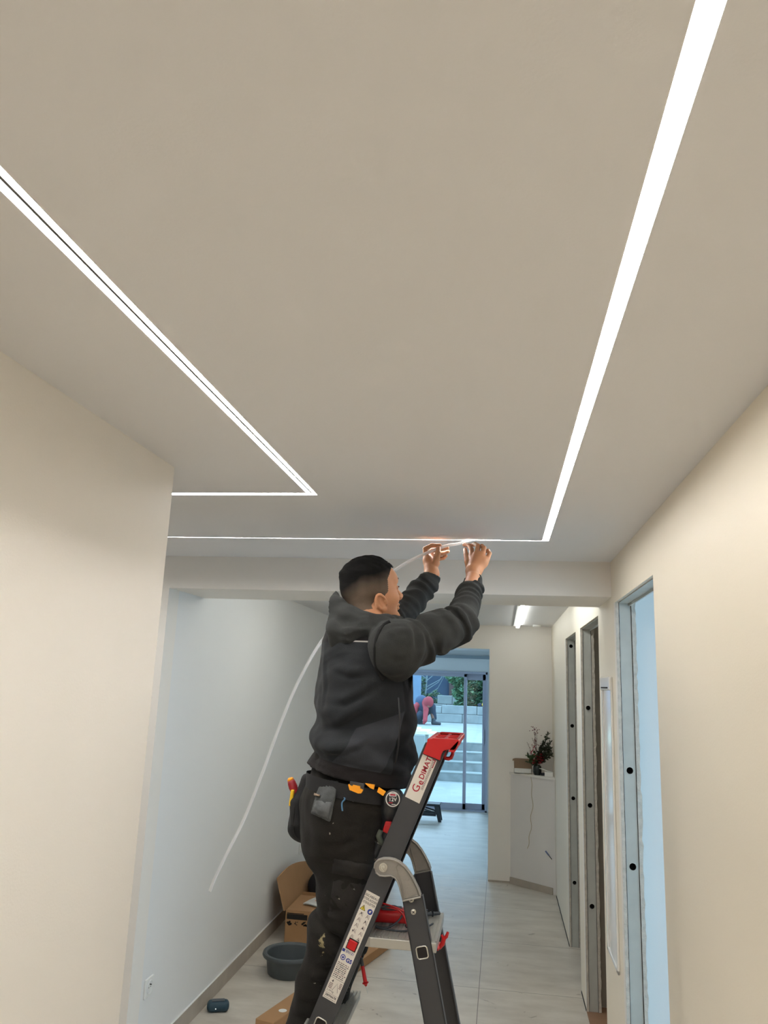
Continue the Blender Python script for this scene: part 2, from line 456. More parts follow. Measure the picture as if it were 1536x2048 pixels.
# ------------------------------------------------------------------ LED light lines
def led_light(label, run, cross, inner, group):
    (x0,x1,ya,yb)=run; (cx0,cx1,c0,c1)=cross
    t=thing('ceiling_light_line',label,'ceiling light',((x0+x1)/2,(ya+yb)/2,H))
    z=H+.030; w=.0022
    mb=MB()
    mb.box((x0-w,ya,H+.001),(x0,yb,z)); mb.box((x1,ya,H+.001),(x1+w,yb,z)); mb.box((x0-w,ya,z),(x1+w,yb,z+.003))
    mb.box((cx0,c0-w,H+.001),(cx1,c0,z)); mb.box((cx0,c1,H+.001),(cx1,c1+w,z)); mb.box((cx0,c0-w,z),(cx1,c1+w,z+.003))
    # thin visible rims on the ceiling plane
    mb.build('channel',M_ledch,t)
    mb=MB()
    if inner:   # bare strip, the diffuser is not in yet: two bright rows either side of a rib
        mid=(x0+x1)/2
        mb.box((x0+.001,ya,H+.010),(mid-.0035,yb,H+.014)); mb.box((mid+.0035,ya,H+.010),(x1-.001,yb-.012,H+.014))
    else:
        mb.box((x0+.001,ya,H+.002),(x1-.001,yb-.001,H+.006))
    mb.build('light_strip',M_led if not inner else M_led2,t)
    mb=MB(); mb.box((cx0,c0+.003,H+.003),(cx1-.002,c1-.003,H+.007)); mb.build('cross_light_strip',M_led2,t)
    if inner:
        mb=MB(); mb.box((mid-.0024,ya,H+.001),(mid+.0024,yb-.02,H+.016)); mb.build('rib',mat('rib_grey',(96,92,86),.8),t)
    return t
led_light('lit linear ceiling light with frosted cover, running to the corner right of the worker then turning left above his hands',
          (SR[0],SR[1],-2.6,CY[1]),(-3.3,SR[0],CY[0],CY[1]),False,None)
led_light('lit linear ceiling light without cover on the left, double bright rows, turning back in a sharp corner',
          (SL[0],SL[1],-2.6,CX[1]),(-3.3,SL[0],CX[0],CX[1]),True,None)
# tube light seen in the rear hall, then unseen ones added as fill
def light_bar(label,x,y0,y1,H2=H2,es=20):
    t=thing('ceiling_light_bar',label,'ceiling light',(x,(y0+y1)/2,H2))
    mb=MB(); mb.box((x-.043,y0-.02,H2-.012),(x-.020,y1+.02,H2),.003); mb.box((x-.043,y0-.02,H2-.004),(x+.023,y1+.02,H2)); mb.build('housing',M_white,t)
    mb=MB(); mb.box((x-.017,y0,H2-.030),(x+.017,y1,H2-.0045),.004); mb.build('light_strip',mat('tube_light_%d'%es,(255,255,255),.5,emit=(.97,1,.97),estr=es),t)
light_bar('short lit tube light on the rear hall ceiling beyond the beam',.155,5.64,7.53,es=9)
light_bar('unseen fill light added close behind the beam, over the left half of the rear hall',-.85,4.10,5.35)  # added lamp hidden by the beam, lifts the rear left wall
light_bar('unseen fill light added in the storeroom behind the right wall',1.25,4.2,4.8,es=8)  # added unseen lamp to brighten the storeroom
light_bar('unseen fill light added on the side corridor ceiling behind the near left wall',-2.7,2.55,2.95,H)  # lamp added out of view to brighten the far end of the front hall
light_bar('unseen fill light added close behind the beam, over the right half of the rear hall',.155,4.10,5.35)  # second added lamp hidden by the beam, fill for the rear hall
mb=MB(); mb.lathe([(0,-.02),(.035,-.018),(.04,0)],(.334,7.5,H2),24); tag(mb.build('smoke_detector',M_white,smooth=True),'small round white smoke detector on the rear hall ceiling near the back wall','smoke detector')

# electrical cover panel on the right wall
t=thing('electrical_panel_cover','tall narrow white cover panel recessed in the right wall between the door openings','panel',(XR,3.70,.62))
y0,y1,z0,z1=3.545,3.868,.64,1.83
mb=MB()
mb.box((XR-.010,y0,z0),(XR,y0+.03,z1),.004); mb.box((XR-.010,y1-.03,z0),(XR,y1,z1),.004); mb.box((XR-.010,y0,z0),(XR,y1,z0+.02),.004); mb.box((XR-.016,y0,z1-.06),(XR,y1,z1),.005)
mb.build('frame',M_glossw,t)
mb=MB(); n=16; vs=[];fs=[]
for i in range(n+1):
    yy=y0+.03+(y1-y0-.06)*i/n; xx=XR-.0035-.004*math.sin(math.pi*i/n)
    vs+=[(xx,yy,z0+.02),(xx,yy,z1-.06)]
for i in range(n): fs.append((2*i,2*i+2,2*i+3,2*i+1))
mb.add(vs,fs); mb.build('door_panel',M_glossw,t,smooth=True)
mb=MB(); mb.box((XR-.0175,y0+.05,z1-.052),(XR-.0155,y1-.05,z1-.045)); mb.build('slot',M_dark,t)

# ------------------------------------------------------------------ sockets
def socket(y,z,label,s=.082):
    t=thing('wall_socket',label,'socket',(XL,y,z-s/2))
    mb=MB(); mb.obox((XL+.005,y,z),(.010,s,s),Matrix.Identity(3),.003); mb.build('plate',M_white,t)
    mb=MB(); mb.lathe([(.030,0),(.030,.004),(.026,.0045),(.024,-.001),(.0,-.001)],(XL+.0105,y,z),28,(1,0,0)); mb.build('insert',M_white,t,smooth=True)
    mb=MB()
    for dy in (-.0095,.0095): mb.lathe([(.0028,0),(.0,.0001)],(XL+.0106,y+dy,z),10,(1,0,0))
    mb.lathe([(.0026,0),(.0024,.008),(0,.009)],(XL+.010,y,z+.012),10,(1,0,0)); mb.build('contacts',M_dark,t)
socket(3.700,.360,'white square power socket low on the left wall near the beam')
socket(6.441,.430,'white power socket on the left wall behind the cardboard boxes')
# ------------------------------------------------------------------ garden outside
mb=MB(); mb.box((-9,YG+.12,-.12),(5,15.02,-.002)); struct(mb.build('floor_terrace',M_conc))
mb=MB(); mb.box((-9,15.84,-.1),(6,23.4,.652)); struct(mb.build('floor_patio',M_conc))
t=thing('garden_stairs','pale concrete garden steps rising to the patio outside the sliding window','stairs',(.6,15.3,0))
XS=-1.425
for k in range(4):
    mb=MB(); y=14.97+.28*k; z=.163*(k+1)
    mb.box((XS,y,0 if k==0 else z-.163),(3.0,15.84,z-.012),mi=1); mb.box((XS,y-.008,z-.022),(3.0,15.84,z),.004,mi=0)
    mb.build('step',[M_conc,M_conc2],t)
mb=MB(); mb.box((-9,14.97,-.05),(XS,15.84,.80),.01); struct(mb.build('wall_terrace',M_conc))
# slabs stacked on the terrace wall
M_slab=mat('pale_stone_slab',(226,224,196),.8,var=.05)
k=0
for (x0,x1,y0,y1,z,r) in [(-2.3,-1.25,15.1,15.75,.80,.02),(-2.4,-1.38,15.15,15.8,.835,-.05),(-2.45,-1.55,15.2,15.7,.87,.06)]:
    mb=MB(); mb.obox(((x0+x1)/2,(y0+y1)/2,z+.0165),(x1-x0,y1-y0,.032),Matrix.Rotation(r,3,'Z'),.006)
    tag(mb.build('stone_slab',M_slab),['cream stone slab at the bottom of the pile on the terrace wall','cream stone slab in the middle of the pile on the terrace wall','small cream stone slab on top of the pile on the terrace wall'][k],'slab','stone slabs on the terrace wall'); k+=1
M_cloth=mat('white_sack',(228,236,232),.7,var=.08,vscale=20)
mb=MB()
for i in range(5): mb.obox((-2.33+.02*(i%3),16.9+.02*i,.70+.075*i),(.42-.03*i,.4,.07),Matrix.Rotation(.3*i,3,'Z'),.02)
tag(mb.build('board_pile',M_slab),'small pile of cream boards on the patio beside the crouching worker','boards')
# hollow block wall, two courses, each block its own thing
yb=23.2
def block(x0,x1,z0,z1,y0,y1,label,grp):
    mb=MB(); mb.box((x0+.006,y0,z0+.004),(x1-.006,y1,z1-.004),.012)
    tag(mb.build('concrete_block',M_block),label,'concrete block',grp)
xs=[-6.2]
while xs[-1]<2.0: xs.append(xs[-1]+.98+.03*((len(xs)*7)%3))
names=['bottom course','top course']
posn=['leftmost','second from the left','third from the left','fourth from the left','fifth from the left','sixth from the left','seventh from the left','eighth from the left','ninth from the left','tenth from the left','eleventh from the left']
for c in range(2):
    for i in range(len(xs)-1):
        s=.42*c
        hgt=.245 if not (c==1 and xs[i]+s+.5<-1.7) else .21
        block(xs[i]+s,xs[i+1]+s,.652+.245*c,.652+.245*c+hgt,yb+.10*c,yb+.10*c+.3,'pale concrete block in the %s of the low patio wall, %s'%(names[c],posn[i]),'blocks of the low patio wall')
# second wall of blocks behind, and the dark house beyond
for c in range(2):
    for i in range(4):
        x0=-2.45+.53*i+.2*c
        block(x0,x0+.53,.75+.30*c,.75+.30*(c+1)-.03*i*c,28,28.3,'grey concrete block of the short rear wall under the bushes, %s, %s row'%(['leftmost','second','third','rightmost'][i],['lower','upper'][c]),'blocks of the short rear wall')
mb=MB(); mb.box((-12,23.45,-.1),(8,60,.80)); struct(mb.build('floor_garden',mat('garden_soil',(88,92,80),.95,var=.3,vscale=1)))
t=thing('neighbour_house','dark slate blue house wall with a brick red part, far behind the hedge','house',(-4.5,36,.8))
mb=MB(); mb.box((-8,36,.8),(-2.35,37,6.0)); mb.build('wall',mat('slate_wall',(52,68,88),.9,var=.1,vscale=2),t)
mb=MB(); mb.box((-2.35,35.8,.8),(1.5,37,6.0)); mb.build('side_wall',mat('brick_red',(88,70,66),.9,var=.15,vscale=4),t)
mb=MB(); mb.prism([(-8.4,35.6,6),(1.9,35.6,6),(1.2,36.6,7.6),(-7.6,36.6,7.6)],(0,1.6,0)); mb.build('roof',mat('roof_tile',(80,74,72),.9),t)
mb=MB(); mb.box((-5.6,29,.7),(-2.98,29.4,3.2)); tag(mb.build('garden_wall',mat('blue_grey_render',(118,140,164),.9,var=.06)),'blue grey rendered garden wall at the left of the view','wall')

# foliage
def leaf_cloud(mb, c, rad, n, size, seed, drop=0):
    rnd=random.Random(seed)
    for i in range(n):
        while True:
            p=Vector((rnd.uniform(-1,1),rnd.uniform(-1,1),rnd.uniform(-1,1)))
            if .35<p.length<1: break
        q=Vector(c)+Vector((p.x*rad[0],p.y*rad[1],p.z*rad[2]))
        s=size*rnd.uniform(.6,1.4)
        R_=Matrix.Rotation(rnd.uniform(0,6.28),3,'Z')@Matrix.Rotation(rnd.uniform(-1.2,1.2),3,'X')@Matrix.Rotation(rnd.uniform(-1,1),3,'Y')
        pts=[(-s,0,0),(-s*.2,-s*.38,.02*s),(s,0,0),(-s*.2,s*.38,.02*s)]
        mb.add([q+R_@Vector(x) for x in pts],[(0,1,2,3)],rnd.choice([0,0,1]))
M_leaf1=mat('hedge_leaf',(44,74,48),.6,var=.5,vscale=3); M_leaf2=mat('hedge_leaf_light',(84,112,74),.6,var=.4,vscale=3)
M_leaf3=mat('feather_leaf',(104,142,110),.6,var=.3); M_bark=mat('bark',(80,74,64),.9)
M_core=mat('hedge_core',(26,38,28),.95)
t=thing('hedge','dense dark green hedge above the block wall behind the right glass pane','hedge',(.3,24.7,.8))
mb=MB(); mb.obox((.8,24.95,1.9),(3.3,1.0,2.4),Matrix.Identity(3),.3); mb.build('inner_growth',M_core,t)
mb=MB()
for (x,z) in [(-.6,1.5),(-.35,2.1),(-.7,2.6),(.1,1.6),(.2,2.4),(.8,1.9),(1.6,2.0),(-.2,3.0),(.6,3.0)]: leaf_cloud(mb,(x,24.35,z),(.55,.45,.55),1400,.055,int(x*10+z*100))
mb.build('foliage',[M_leaf1,M_leaf2],t)
t=thing('young_conifer','lighter feathery green shrub left of the dark hedge, behind the mullion','shrub',(-1.2,25,.8))
mb=MB()
for (x,z,r) in [(-1.25,1.5,.3),(-1.35,1.95,.33),(-1.1,2.3,.35),(-1.2,1.1,.3),(-1.6,2.05,.2),(-1.0,1.7,.35)]: leaf_cloud(mb,(x,25,z),(r,r,r*.8),600,.07,int(z*77))
mb.build('foliage',[M_leaf3,M_leaf2],t)
mb=MB(); mb.tube([(-1.2,25,.8),(-1.15,25,2.4)],[.04,.015],8); mb.build('trunk',M_bark,t)
t=thing('bare_tree','thin bare branched tree before the slate blue house behind the worker outside','tree',(-3.4,31,.8))
mb=MB(); rnd=random.Random(4)
mb.tube([(-3.0,31,.8),(-2.95,31,1.8),(-2.8,31,3.2)],[.05,.04,.02],7)
for i in range(16):
    z=1.1+i*.12; a=rnd.choice([-1,1])*rnd.uniform(.5,1.1)
    mb.tube([(-2.96,31,z),(-2.96+a*.6,31.1,z+.35),(-2.96+a,31,z+.95)],[.02,.013,.006],5)
mb.build('branches',mat('pale_bark',(128,140,140),.9),t)
mb=MB()
for (x,z) in [(-3.25,1.2),(-2.9,1.0),(-2.6,1.15),(-3.2,1.7)]: leaf_cloud(mb,(x,31,z),(.3,.3,.35),260,.07,int(z*31))
mb.build('foliage',[M_leaf2,M_leaf1],t)

# yellow tool on the block wall
t=thing('yellow_power_tool','small yellow and black power tool lying on the low patio block wall','power tool',(-.5,23.35,1.142))
mb=MB(); mb.obox((-.45,23.35,1.20),(.22,.10,.09),Matrix.Identity(3),.03); mb.obox((-.40,23.35,1.28),(.20,.07,.05),Matrix.Rotation(.2,3,'Y'),.02); mb.obox((-.50,23.35,1.25),(.04,.06,.10),Matrix.Rotation(.5,3,'Y'),.01); mb.build('body',mat('tool_yellow',(240,196,60),.4),t)
mb=MB(); mb.obox((-.62,23.35,1.19),(.12,.09,.09),Matrix.Rotation(-.4,3,'Y'),.02); mb.build('battery',mat('tool_black',(40,44,60),.5),t)

# black folding stool in the living room
t=thing('folding_step_stool','black plastic step stool standing before the sliding window','stool',(-.95,10.70,0))
M_blk=mat('black_plastic',(46,52,58),.5)
mb=MB(); mb.obox((-.97,10.70,.205),(.36,.22,.03),Matrix.Identity(3),.008); mb.build('seat',M_blk,t)
for sx in (-1,1):
    for sy in (-1,1):
        mb=MB(); x=-.97+sx*.13; y=10.70+sy*.08
        mb.prism([(x-.022*sx,y,.195),(x+.038*sx,y,.195),(x+.075*sx,y,0),(x+.035*sx,y,0)],(0,.025*sy,0)); mb.build('leg',M_blk,t)
mb=MB()
for sy in (-1,1):
    mb=MB(); mb.obox((-.97,10.70+sy*.09,.085),(.27,.015,.035),Matrix.Identity(3),.003); mb.obox((-.97,10.70+sy*.09,.14),(.26,.012,.02),Matrix.Rotation(.25,3,'Y'),.002); mb.build('brace',M_blk,t)

# ------------------------------------------------------------------ floor props in the rear hall
M_card=mat('cardboard',(172,132,92),.85,bump=.1,bscale=90,var=.05,vscale=5)
M_card2=mat('cardboard_inside',(166,128,90),.9,var=.05)
M_ink=mat('black_print',(28,24,20),.8)
Rz=lambda a: Matrix.Rotation(a,3,'Z')
# closed carton in front
bx0,bx1,by0,by1,bh=-1.462,-1.10,5.58,5.98,.205
t=thing('cardboard_box','closed brown carton with smudged black print, front box of the pair on the floor','box',((bx0+bx1)/2,(by0+by1)/2,0))
mb=MB(); mb.box((bx0,by0,0),(bx1,by1,bh),.004); mb.build('carton',M_card,t)
mb=MB(); rnd=random.Random(9)
mb.box((bx0+.01,by0-.0012,bh-.055),(bx0+.155,by0-.0002,bh-.022))
mb.box((bx0+.012,by0-.0012,bh-.020),(bx0+.13,by0-.0002,bh-.015))
for cx_ in (.03,.085,.135):
    for i in range(7): 
        a=rnd.uniform(.006,.012) if cx_!=.085 else .004
        mb.obox((bx0+cx_+rnd.uniform(-.016,.016),by0-.0008,bh-.078+rnd.uniform(-.012,.010)),(a*2,.0008,a),Matrix.Rotation(rnd.uniform(-.8,.8),3,'Y'))
mb.build('print',M_ink,t)
mb=MB(); mb.box((bx0+.16,by0-.001,.0),(bx0+.163,by0,bh)); mb.box((bx0-.001,by0+.0,bh),(bx1,by0+.003,bh+.002)); mb.build('crease',M_card2,t)
# open carton behind with raised flap
ox0,ox1,oy0,oy1,oh=-1.570,-1.13,6.08,6.42,.20
t=thing('open_cardboard_box','open brown carton with tall raised flap, behind the closed carton by the left wall','box',((ox0+ox1)/2,(oy0+oy1)/2,0))
mb=MB()
mb.box((ox0,oy0,0),(ox1,oy0+.006,oh)); mb.box((ox0,oy1-.006,0),(ox1,oy1,oh)); mb.box((ox0,oy0,0),(ox0+.006,oy1,oh)); mb.box((ox1-.006,oy0,0),(ox1,oy1,oh)); mb.box((ox0,oy0,0),(ox1,oy1,.006)); mb.build('carton',M_card,t)
mb=MB()
# large curved flap standing up along the left/back
n=10; vs=[]
P0=at(567,1822,5.60); P1=at(553,1757,5.62); P2=at(622,1722,6.35); P3=at(628,1790,6.38)
P0.z=max(P0.z,.19)
for i in range(n+1):
    s=i/n; lo=P0.lerp(P3,s); hi=P1.lerp(P2,s)+Vector((0,0,.035*math.sin(math.pi*s)))
    bow=Vector((-.02,0.0,0))*math.sin(math.pi*s)
    for k in range(4):
        q=lo.lerp(hi,k/3)+bow*(k/3); q.x=max(q.x,XL+.012); vs.append(q)
    
fs=[(i*4+k,(i+1)*4+k,(i+1)*4+k+1,i*4+k+1) for i in range(n) for k in range(3)]
mb.add(vs,fs); mb.add([v+Vector((.006,.004,0)) for v in vs],[f[::-1] for f in fs])
edge=[0,1,2,3]+[i*4+3 for i in range(1,n+1)]+[n*4+2,n*4+1,n*4]+[i*4 for i in range(n-1,0,-1)]
N=len(vs)
ef=[(edge[i],edge[(i+1)%len(edge)],edge[(i+1)%len(edge)]+N,edge[i]+N) for i in range(len(edge))]
mb.add(vs+[v+Vector((.006,.004,0)) for v in vs],ef)
fl=mb.build('flap',M_card2,t,smooth=True,angle=40)
mb=MB(); mb.box((-1.36,6.46,.0),(-1.26,6.47,.42)); tag(mb.build('cardboard_sheet',M_card),'narrow upright piece of cardboard behind the open carton','cardboard')
# dark bag inside the open carton
def blob(mb,c,r,seed=0,amp=.08,n=18,mi=None):
    rnd=random.Random(seed); ph=[rnd.uniform(0,6.28) for _ in range(6)]
    vs=[];fs=[]
    for i in range(n+1):
        th=math.pi*i/n
        for k in range(2*n):
            w=math.pi*k/n
            d=1+amp*(math.sin(3*w+ph[0])*math.sin(2*th+ph[1])+.6*math.sin(5*w+ph[2])*math.sin(3*th+ph[3]))
            vs.append(Vector(c)+Vector((r[0]*math.sin(th)*math.cos(w)*d,r[1]*math.sin(th)*math.sin(w)*d,r[2]*math.cos(th)*d)))
    for i in range(n):
        for k in range(2*n):
            k2=(k+1)%(2*n); fs.append((i*2*n+k,(i+1)*2*n+k,(i+1)*2*n+k2,i*2*n+k2))
    mb.add(vs,fs,mi)
mb=MB(); blob(mb,(-1.36,6.22,.215),(.10,.12,.10),3); tag(mb.build('black_bag',mat('black_cloth',(20,20,26),.8,var=.2),smooth=True),'crumpled black bag in the open carton','bag')
# white packet with green print lying on the carton
t=thing('white_packet','white plastic packet with green and red print lying on the closed carton','packet',(-1.22,5.78,bh))
mb=MB(); n=12; vs=[];fs=[]; c0=Vector((-1.22,5.80,bh+.012)); Rk=Rz(-.30)
for i in range(n+1):
    for j in range(n+1):
        u=i/n-.5; v=j/n-.5
        vs.append(c0+Rk@Vector((u*.26,v*.24,.012*math.cos(u*3)*math.cos(v*3)+.003*math.sin(9*u+4*v)+ .02*max(0,u-.2))))
for i in range(n):
    for j in range(n): fs.append((i*(n+1)+j,(i+1)*(n+1)+j,(i+1)*(n+1)+j+1,i*(n+1)+j+1))
mb.add(vs,fs); mb.add([v-Vector((0,0,.006)) for v in vs],[f[::-1] for f in fs]); mb.build('packet_film',mat('white_film',(226,226,222),.3),t,smooth=True)
def onp(u,v): return c0+Rk@Vector((u*.26,v*.24,.0145*math.cos(u*3)*math.cos(v*3)+.002+.003*math.sin(9*u+4*v)+.02*max(0,u-.2)))
mb=MB()
def patch(u0,u1,v0,v1,mi):
    m_=5; vs=[onp(u0+(u1-u0)*i/m_,v0+(v1-v0)*j/m_) for i in range(m_+1) for j in range(m_+1)]
    mb.add(vs,[(i*(m_+1)+j,(i+1)*(m_+1)+j,(i+1)*(m_+1)+j+1,i*(m_+1)+j+1) for i in range(m_) for j in range(m_)],mi)
patch(-.25,.1,-.05,.2,0); patch(-.28,.1,-.22,-.07,1); patch(-.05,.3,.22,.38,1); patch(-.1,.05,.25,.32,2)
mb.build('print',[mat('green_print',(60,140,104),.4),mat('salmon_print',(226,150,120),.4),M_ink],t)
# basin
M_basin=mat('grey_plastic_basin',(84,90,92),.5,var=.04,bump=.05)
bc=(-1.275,5.06,0)
t=thing('plastic_basin','round dark grey plastic basin on the floor in front of the carton','basin',bc)
pr=[(0,.004),(.125,.004),(.13,.0),(.139,.006),(.152,.10),(.155,.103),(.172,.100),(.176,.108),(.172,.121),(.160,.124),(.152,.121),(.148,.112),(.135,.012),(.0,.010)]
mb=MB(); mb.lathe(pr[:-2],bc,48); mb.build('bowl',M_basin,t,smooth=True,angle=50)
mb=MB(); mb.lathe([(.148,.112),(.135,.012),(.125,.0085),(.0,.0085)],bc,48); mb.build('inside',M_basin,t,smooth=True,angle=50)
# small blue speaker
c=Vector((-1.505,4.43,.027)); Rb=Rz(.35)
t=thing('bluetooth_speaker','small rounded dark teal speaker on the floor by the left baseboard','speaker',(c.x,c.y,0))
mb=MB(); mb.obox(c,(.118,.066,.052),Rb,.022,seg=4); mb.build('body',mat('teal_plastic',(38,66,80),.5,bump=.3,bscale=400),t,smooth=True)
mb=MB(); mb.obox(c+Vector((0,0,.0265)),(.066,.036,.003),Rb,.0012); mb.build('top_panel',mat('speaker_panel',(70,76,84),.35),t)
mb=MB(); mb.lathe([(.0028,0),(0,.0006)],c+Rb@Vector((-.012,-.0332,-.004)),10,Rb@Vector((0,-1,0))); mb.build('light',mat('speaker_light',(255,255,255),.4,emit=(1,1,1),estr=1.2),t)
# long flat carton on the floor passing under the ladder
a=Vector((-1.235,4.25,0)); b=Vector((-.835,5.70,0)); dirv=(b-a).normalized(); sd_=Vector((dirv.y,-dirv.x,0))
t=thing('flat_carton','long flat brown carton on the floor beneath the ladder','carton',tuple(a.lerp(b,.5)))
mb=MB(); Rl=Matrix((sd_,dirv,Vector((0,0,1)))).transposed(); mid=a.lerp(b,.5)+Vector((0,0,.03))+sd_*.05
mb.obox(mid,(.11,(b-a).length,.055),Rl,.004); mb.build('carton',M_card,t)
mb=MB(); lp=Vector((-1.195,4.30,.0585))
mb.lathe([(.022,0),(0,.0003)],Vector((-1.13,4.375,.0580)),24); mb.build('round_sticker',M_white,t)
mb=MB(); mb.obox(b+sd_*.05+Vector((0,-.05,.0585)),(.09,.05,.001),Rl); mb.build('clear_tape',mat('yellow_tape',(206,206,170),.3),t)

# ------------------------------------------------------------------ low angled casing with flowers in the back corner
cz=.977
A_=Vector((.093,YBK-.001,0)); B_=Vector((XR-.001,7.385,0)); C_=Vector((XR-.001,YBK-.001,0))
t=thing('corner_casing','waist high white boxed-in casing set diagonally in the far right corner','casing',(.35,7.6,0))
mb=MB(); mb.prism([A_,B_,C_],(0,0,cz-.018)); mb.build('front_panel',mat('casing_paint',(232,228,224),.6),t)
dd=(B_-A_).normalized(); nn=Vector((dd.y,-dd.x,0)); nn = nn if nn.y<0 else -nn
mb=MB(); mb.prism([A_+Vector((-.012,-.0,cz-.018)),B_+Vector((0,-.02,cz-.018)),C_+Vector((0,0,cz-.018)),A_+Vector((-.012,0,cz-.018))][:3],(0,0,.018)); mb.build('top_board',M_wall,t)
mb=MB(); mb.prism([A_+nn*.001,B_+nn*.001-dd*.03,B_+nn*.012-dd*.03,A_+nn*.012],(0,0,.055)); mb.build('plinth',M_base,t)
# vase with flowers
vc=Vector((.335,7.56,cz))
t=thing('flower_arrangement','dark vase with red flowers, berries and green branches in the back corner','flowers',tuple(vc))
mb=MB(); mb.lathe([(0,0),(.030,0),(.040,.03),(.036,.075),(.030,.085),(.026,.083),(.030,.07),(0,.012)],vc,28); mb.build('vase',mat('dark_glass_vase',(30,38,36),.15),t,smooth=True,angle=50)
rnd=random.Random(21)
def sprig(base,tip,nl,ls,mi,spread=.02,wid=.4):
    bow=Vector((rnd.uniform(-.015,.015),rnd.uniform(-.015,.015),0))
    pts=[base.lerp(tip,i/8)+bow*math.sin(math.pi*i/8) for i in range(9)]
    mbS.tube(pts,.0013,5)
    for i in range(nl):
        s=rnd.uniform(.3,1.0); p=base.lerp(tip,s)+bow*math.sin(math.pi*s)
        d=Vector((rnd.uniform(-1,1),rnd.uniform(-1,1),rnd.uniform(-.2,1))).normalized()
        w=d.cross(Vector((rnd.uniform(-1,1),rnd.uniform(-1,1),rnd.uniform(-1,1)))).normalized()
        l=ls*rnd.uniform(.6,1.2)
        mbL.add([p,p+d*l*.5+w*l*wid*.5,p+d*l,p+d*l*.5-w*l*wid*.5],[(0,1,2,3)],mi)
mbS=MB(); mbL=MB()
top=vc+Vector((0,0,.07))
for dx,dy,dz in [(.105,.0,.37),(.12,-.02,.30),(.10,-.04,.26),(.125,.02,.24),(.07,-.01,.30),(.085,0,.20),(.13,-.03,.20),(.04,-.02,.25)]: sprig(top,vc+Vector((dx,dy,dz)),80,.036,0)
for dx,dy,dz in [(-.09,-.03,.17),(-.05,-.03,.16),(-.02,-.03,.2),(-.105,-.02,.12)]: sprig(top,vc+Vector((dx,dy,dz)),20,.046,1,wid=.6)
for dx,dy,dz in [(-.03,.0,.42),(-.02,.0,.38),(.0,.0,.40),(-.045,0,.33)]: sprig(top,vc+Vector((dx,dy,dz)),22,.014,2)
for dx,dy,dz in [(-.095,-.02,.29),(-.055,-.02,.27),(-.065,-.02,.22)]: sprig(top,vc+Vector((dx,dy,dz)),9,.04,3,wid=.3)
mbS.build('stems',mat('plant_stem',(70,60,44),.8),t)
mbL.build('leaves',[mat('dark_leaf',(56,62,44),.7,var=.3),mat('mid_leaf',(62,84,46),.6),mat('berry_leaf',(120,66,72),.6),mat('red_leaf',(158,52,66),.6)],t)
mb=MB()
for p_ in [(.02,-.04,.125),(.045,-.03,.15),(.0,-.035,.155),(.03,-.04,.175),(-.035,-.04,.12)]:
    c=vc+Vector(p_)
    for i in range(26):
        d=Vector((rnd.uniform(-1,1),rnd.uniform(-1,.3),rnd.uniform(-1,1))).normalized(); w=d.cross(Vector((0,0,1))).normalized()
        mb.add([c+d*.006,c+d*.018+w*.007,c+d*.026,c+d*.018-w*.007],[(0,1,2,3)])
mb.build('red_blooms',mat('red_petal',(134,28,38),.6),t)
mb=MB()
for i in range(36): blob(mb,vc+Vector((rnd.gauss(-.02,.022),rnd.gauss(0,.02),rnd.uniform(.25,.43))),(.0042,.0042,.0042),i,0,5)
bb_=mb.build('berries',mat('berry',(110,52,60),.4),t,smooth=True); bb_['kind']='stuff'
# white boxes on the casing
t=thing('open_white_box','open flat white box with brown inner lid left of the flowers','box',(.20,7.60,cz))
mb=MB(); mb.box((.125,7.60,cz),(.285,7.69,cz+.006)); mb.box((.125,7.60,cz),(.285,7.603,cz+.038)); mb.box((.125,7.60,cz),(.128,7.69,cz+.038)); mb.box((.282,7.60,cz),(.285,7.69,cz+.038)); mb.box((.125,7.687,cz),(.285,7.69,cz+.038)); mb.build('tray',M_white,t)
mb=MB(); mb.prism([(.108,7.688,cz+.105),(.115,7.688,cz+.122),(.14,7.688,cz+.128),(.29,7.688,cz+.128),(.29,7.688,cz+.034),(.125,7.688,cz+.034),(.125,7.688,cz+.105)],(0,.003,0)); mb.build('lid',mat('kraft_lid',(146,122,100),.9),t)
t=thing('small_white_box','small white carton with loose lid right of the flowers on the casing','box',(.43,7.50,cz))
mb=MB(); mb.obox((.437,7.50,cz+.019),(.075,.06,.038),Rz(-.1),.002); mb.build('carton',M_white,t)
mb=MB(); mb.obox((.405,7.52,cz+.050),(.11,.06,.003),Rz(-.1)@Matrix.Rotation(.28,3,'Y'),.001); mb.build('lid',M_white,t)
mb=MB(); mb.obox((.385,7.525,cz+.014),(.04,.04,.022),Rz(.4),.003); tag(mb.build('charger',M_blk),'small dark adapter between the vase and the small white box','adapter')
# cable hanging down the casing
mb=MB()
pts=[at(1052,1549,7.49),at(1060,1551,7.47)]
pl=[(1062,1556),(1064,1570),(1063,1590),(1066,1612),(1061,1634),(1063,1655),(1058,1672),(1058,1688),(1054,1698)]
q=[]
for px,py in pl:
    d=at(px,py,7.5)-Vector((0,0,H_CAM))
    # intersect the casing's front plane, 4 mm in front of it
    o_=A_+nn*.006; tt=(o_-Vector((0,0,H_CAM))).dot(nn)/d.dot(nn); q.append(Vector((0,0,H_CAM))+d*tt)
top_=q[0].copy(); top_.z=cz+.004
loop=[top_+Vector((-.05,.05,0)),top_+Vector((-.055,.02,0)),top_+Vector((-.02,.005,.0)),top_+Vector((0,.0,0))]
allp=loop+q
sm=[]
for i in range(len(allp)-1):
    p0=allp[max(i-1,0)];p1=allp[i];p2=allp[i+1];p3=allp[min(i+2,len(allp)-1)]
    for k in range(6):
        s=k/6; sm.append(.5*((2*p1)+(p2-p0)*s+(2*p0-5*p1+4*p2-p3)*s*s+(3*p1-p0-3*p2+p3)*s**3))
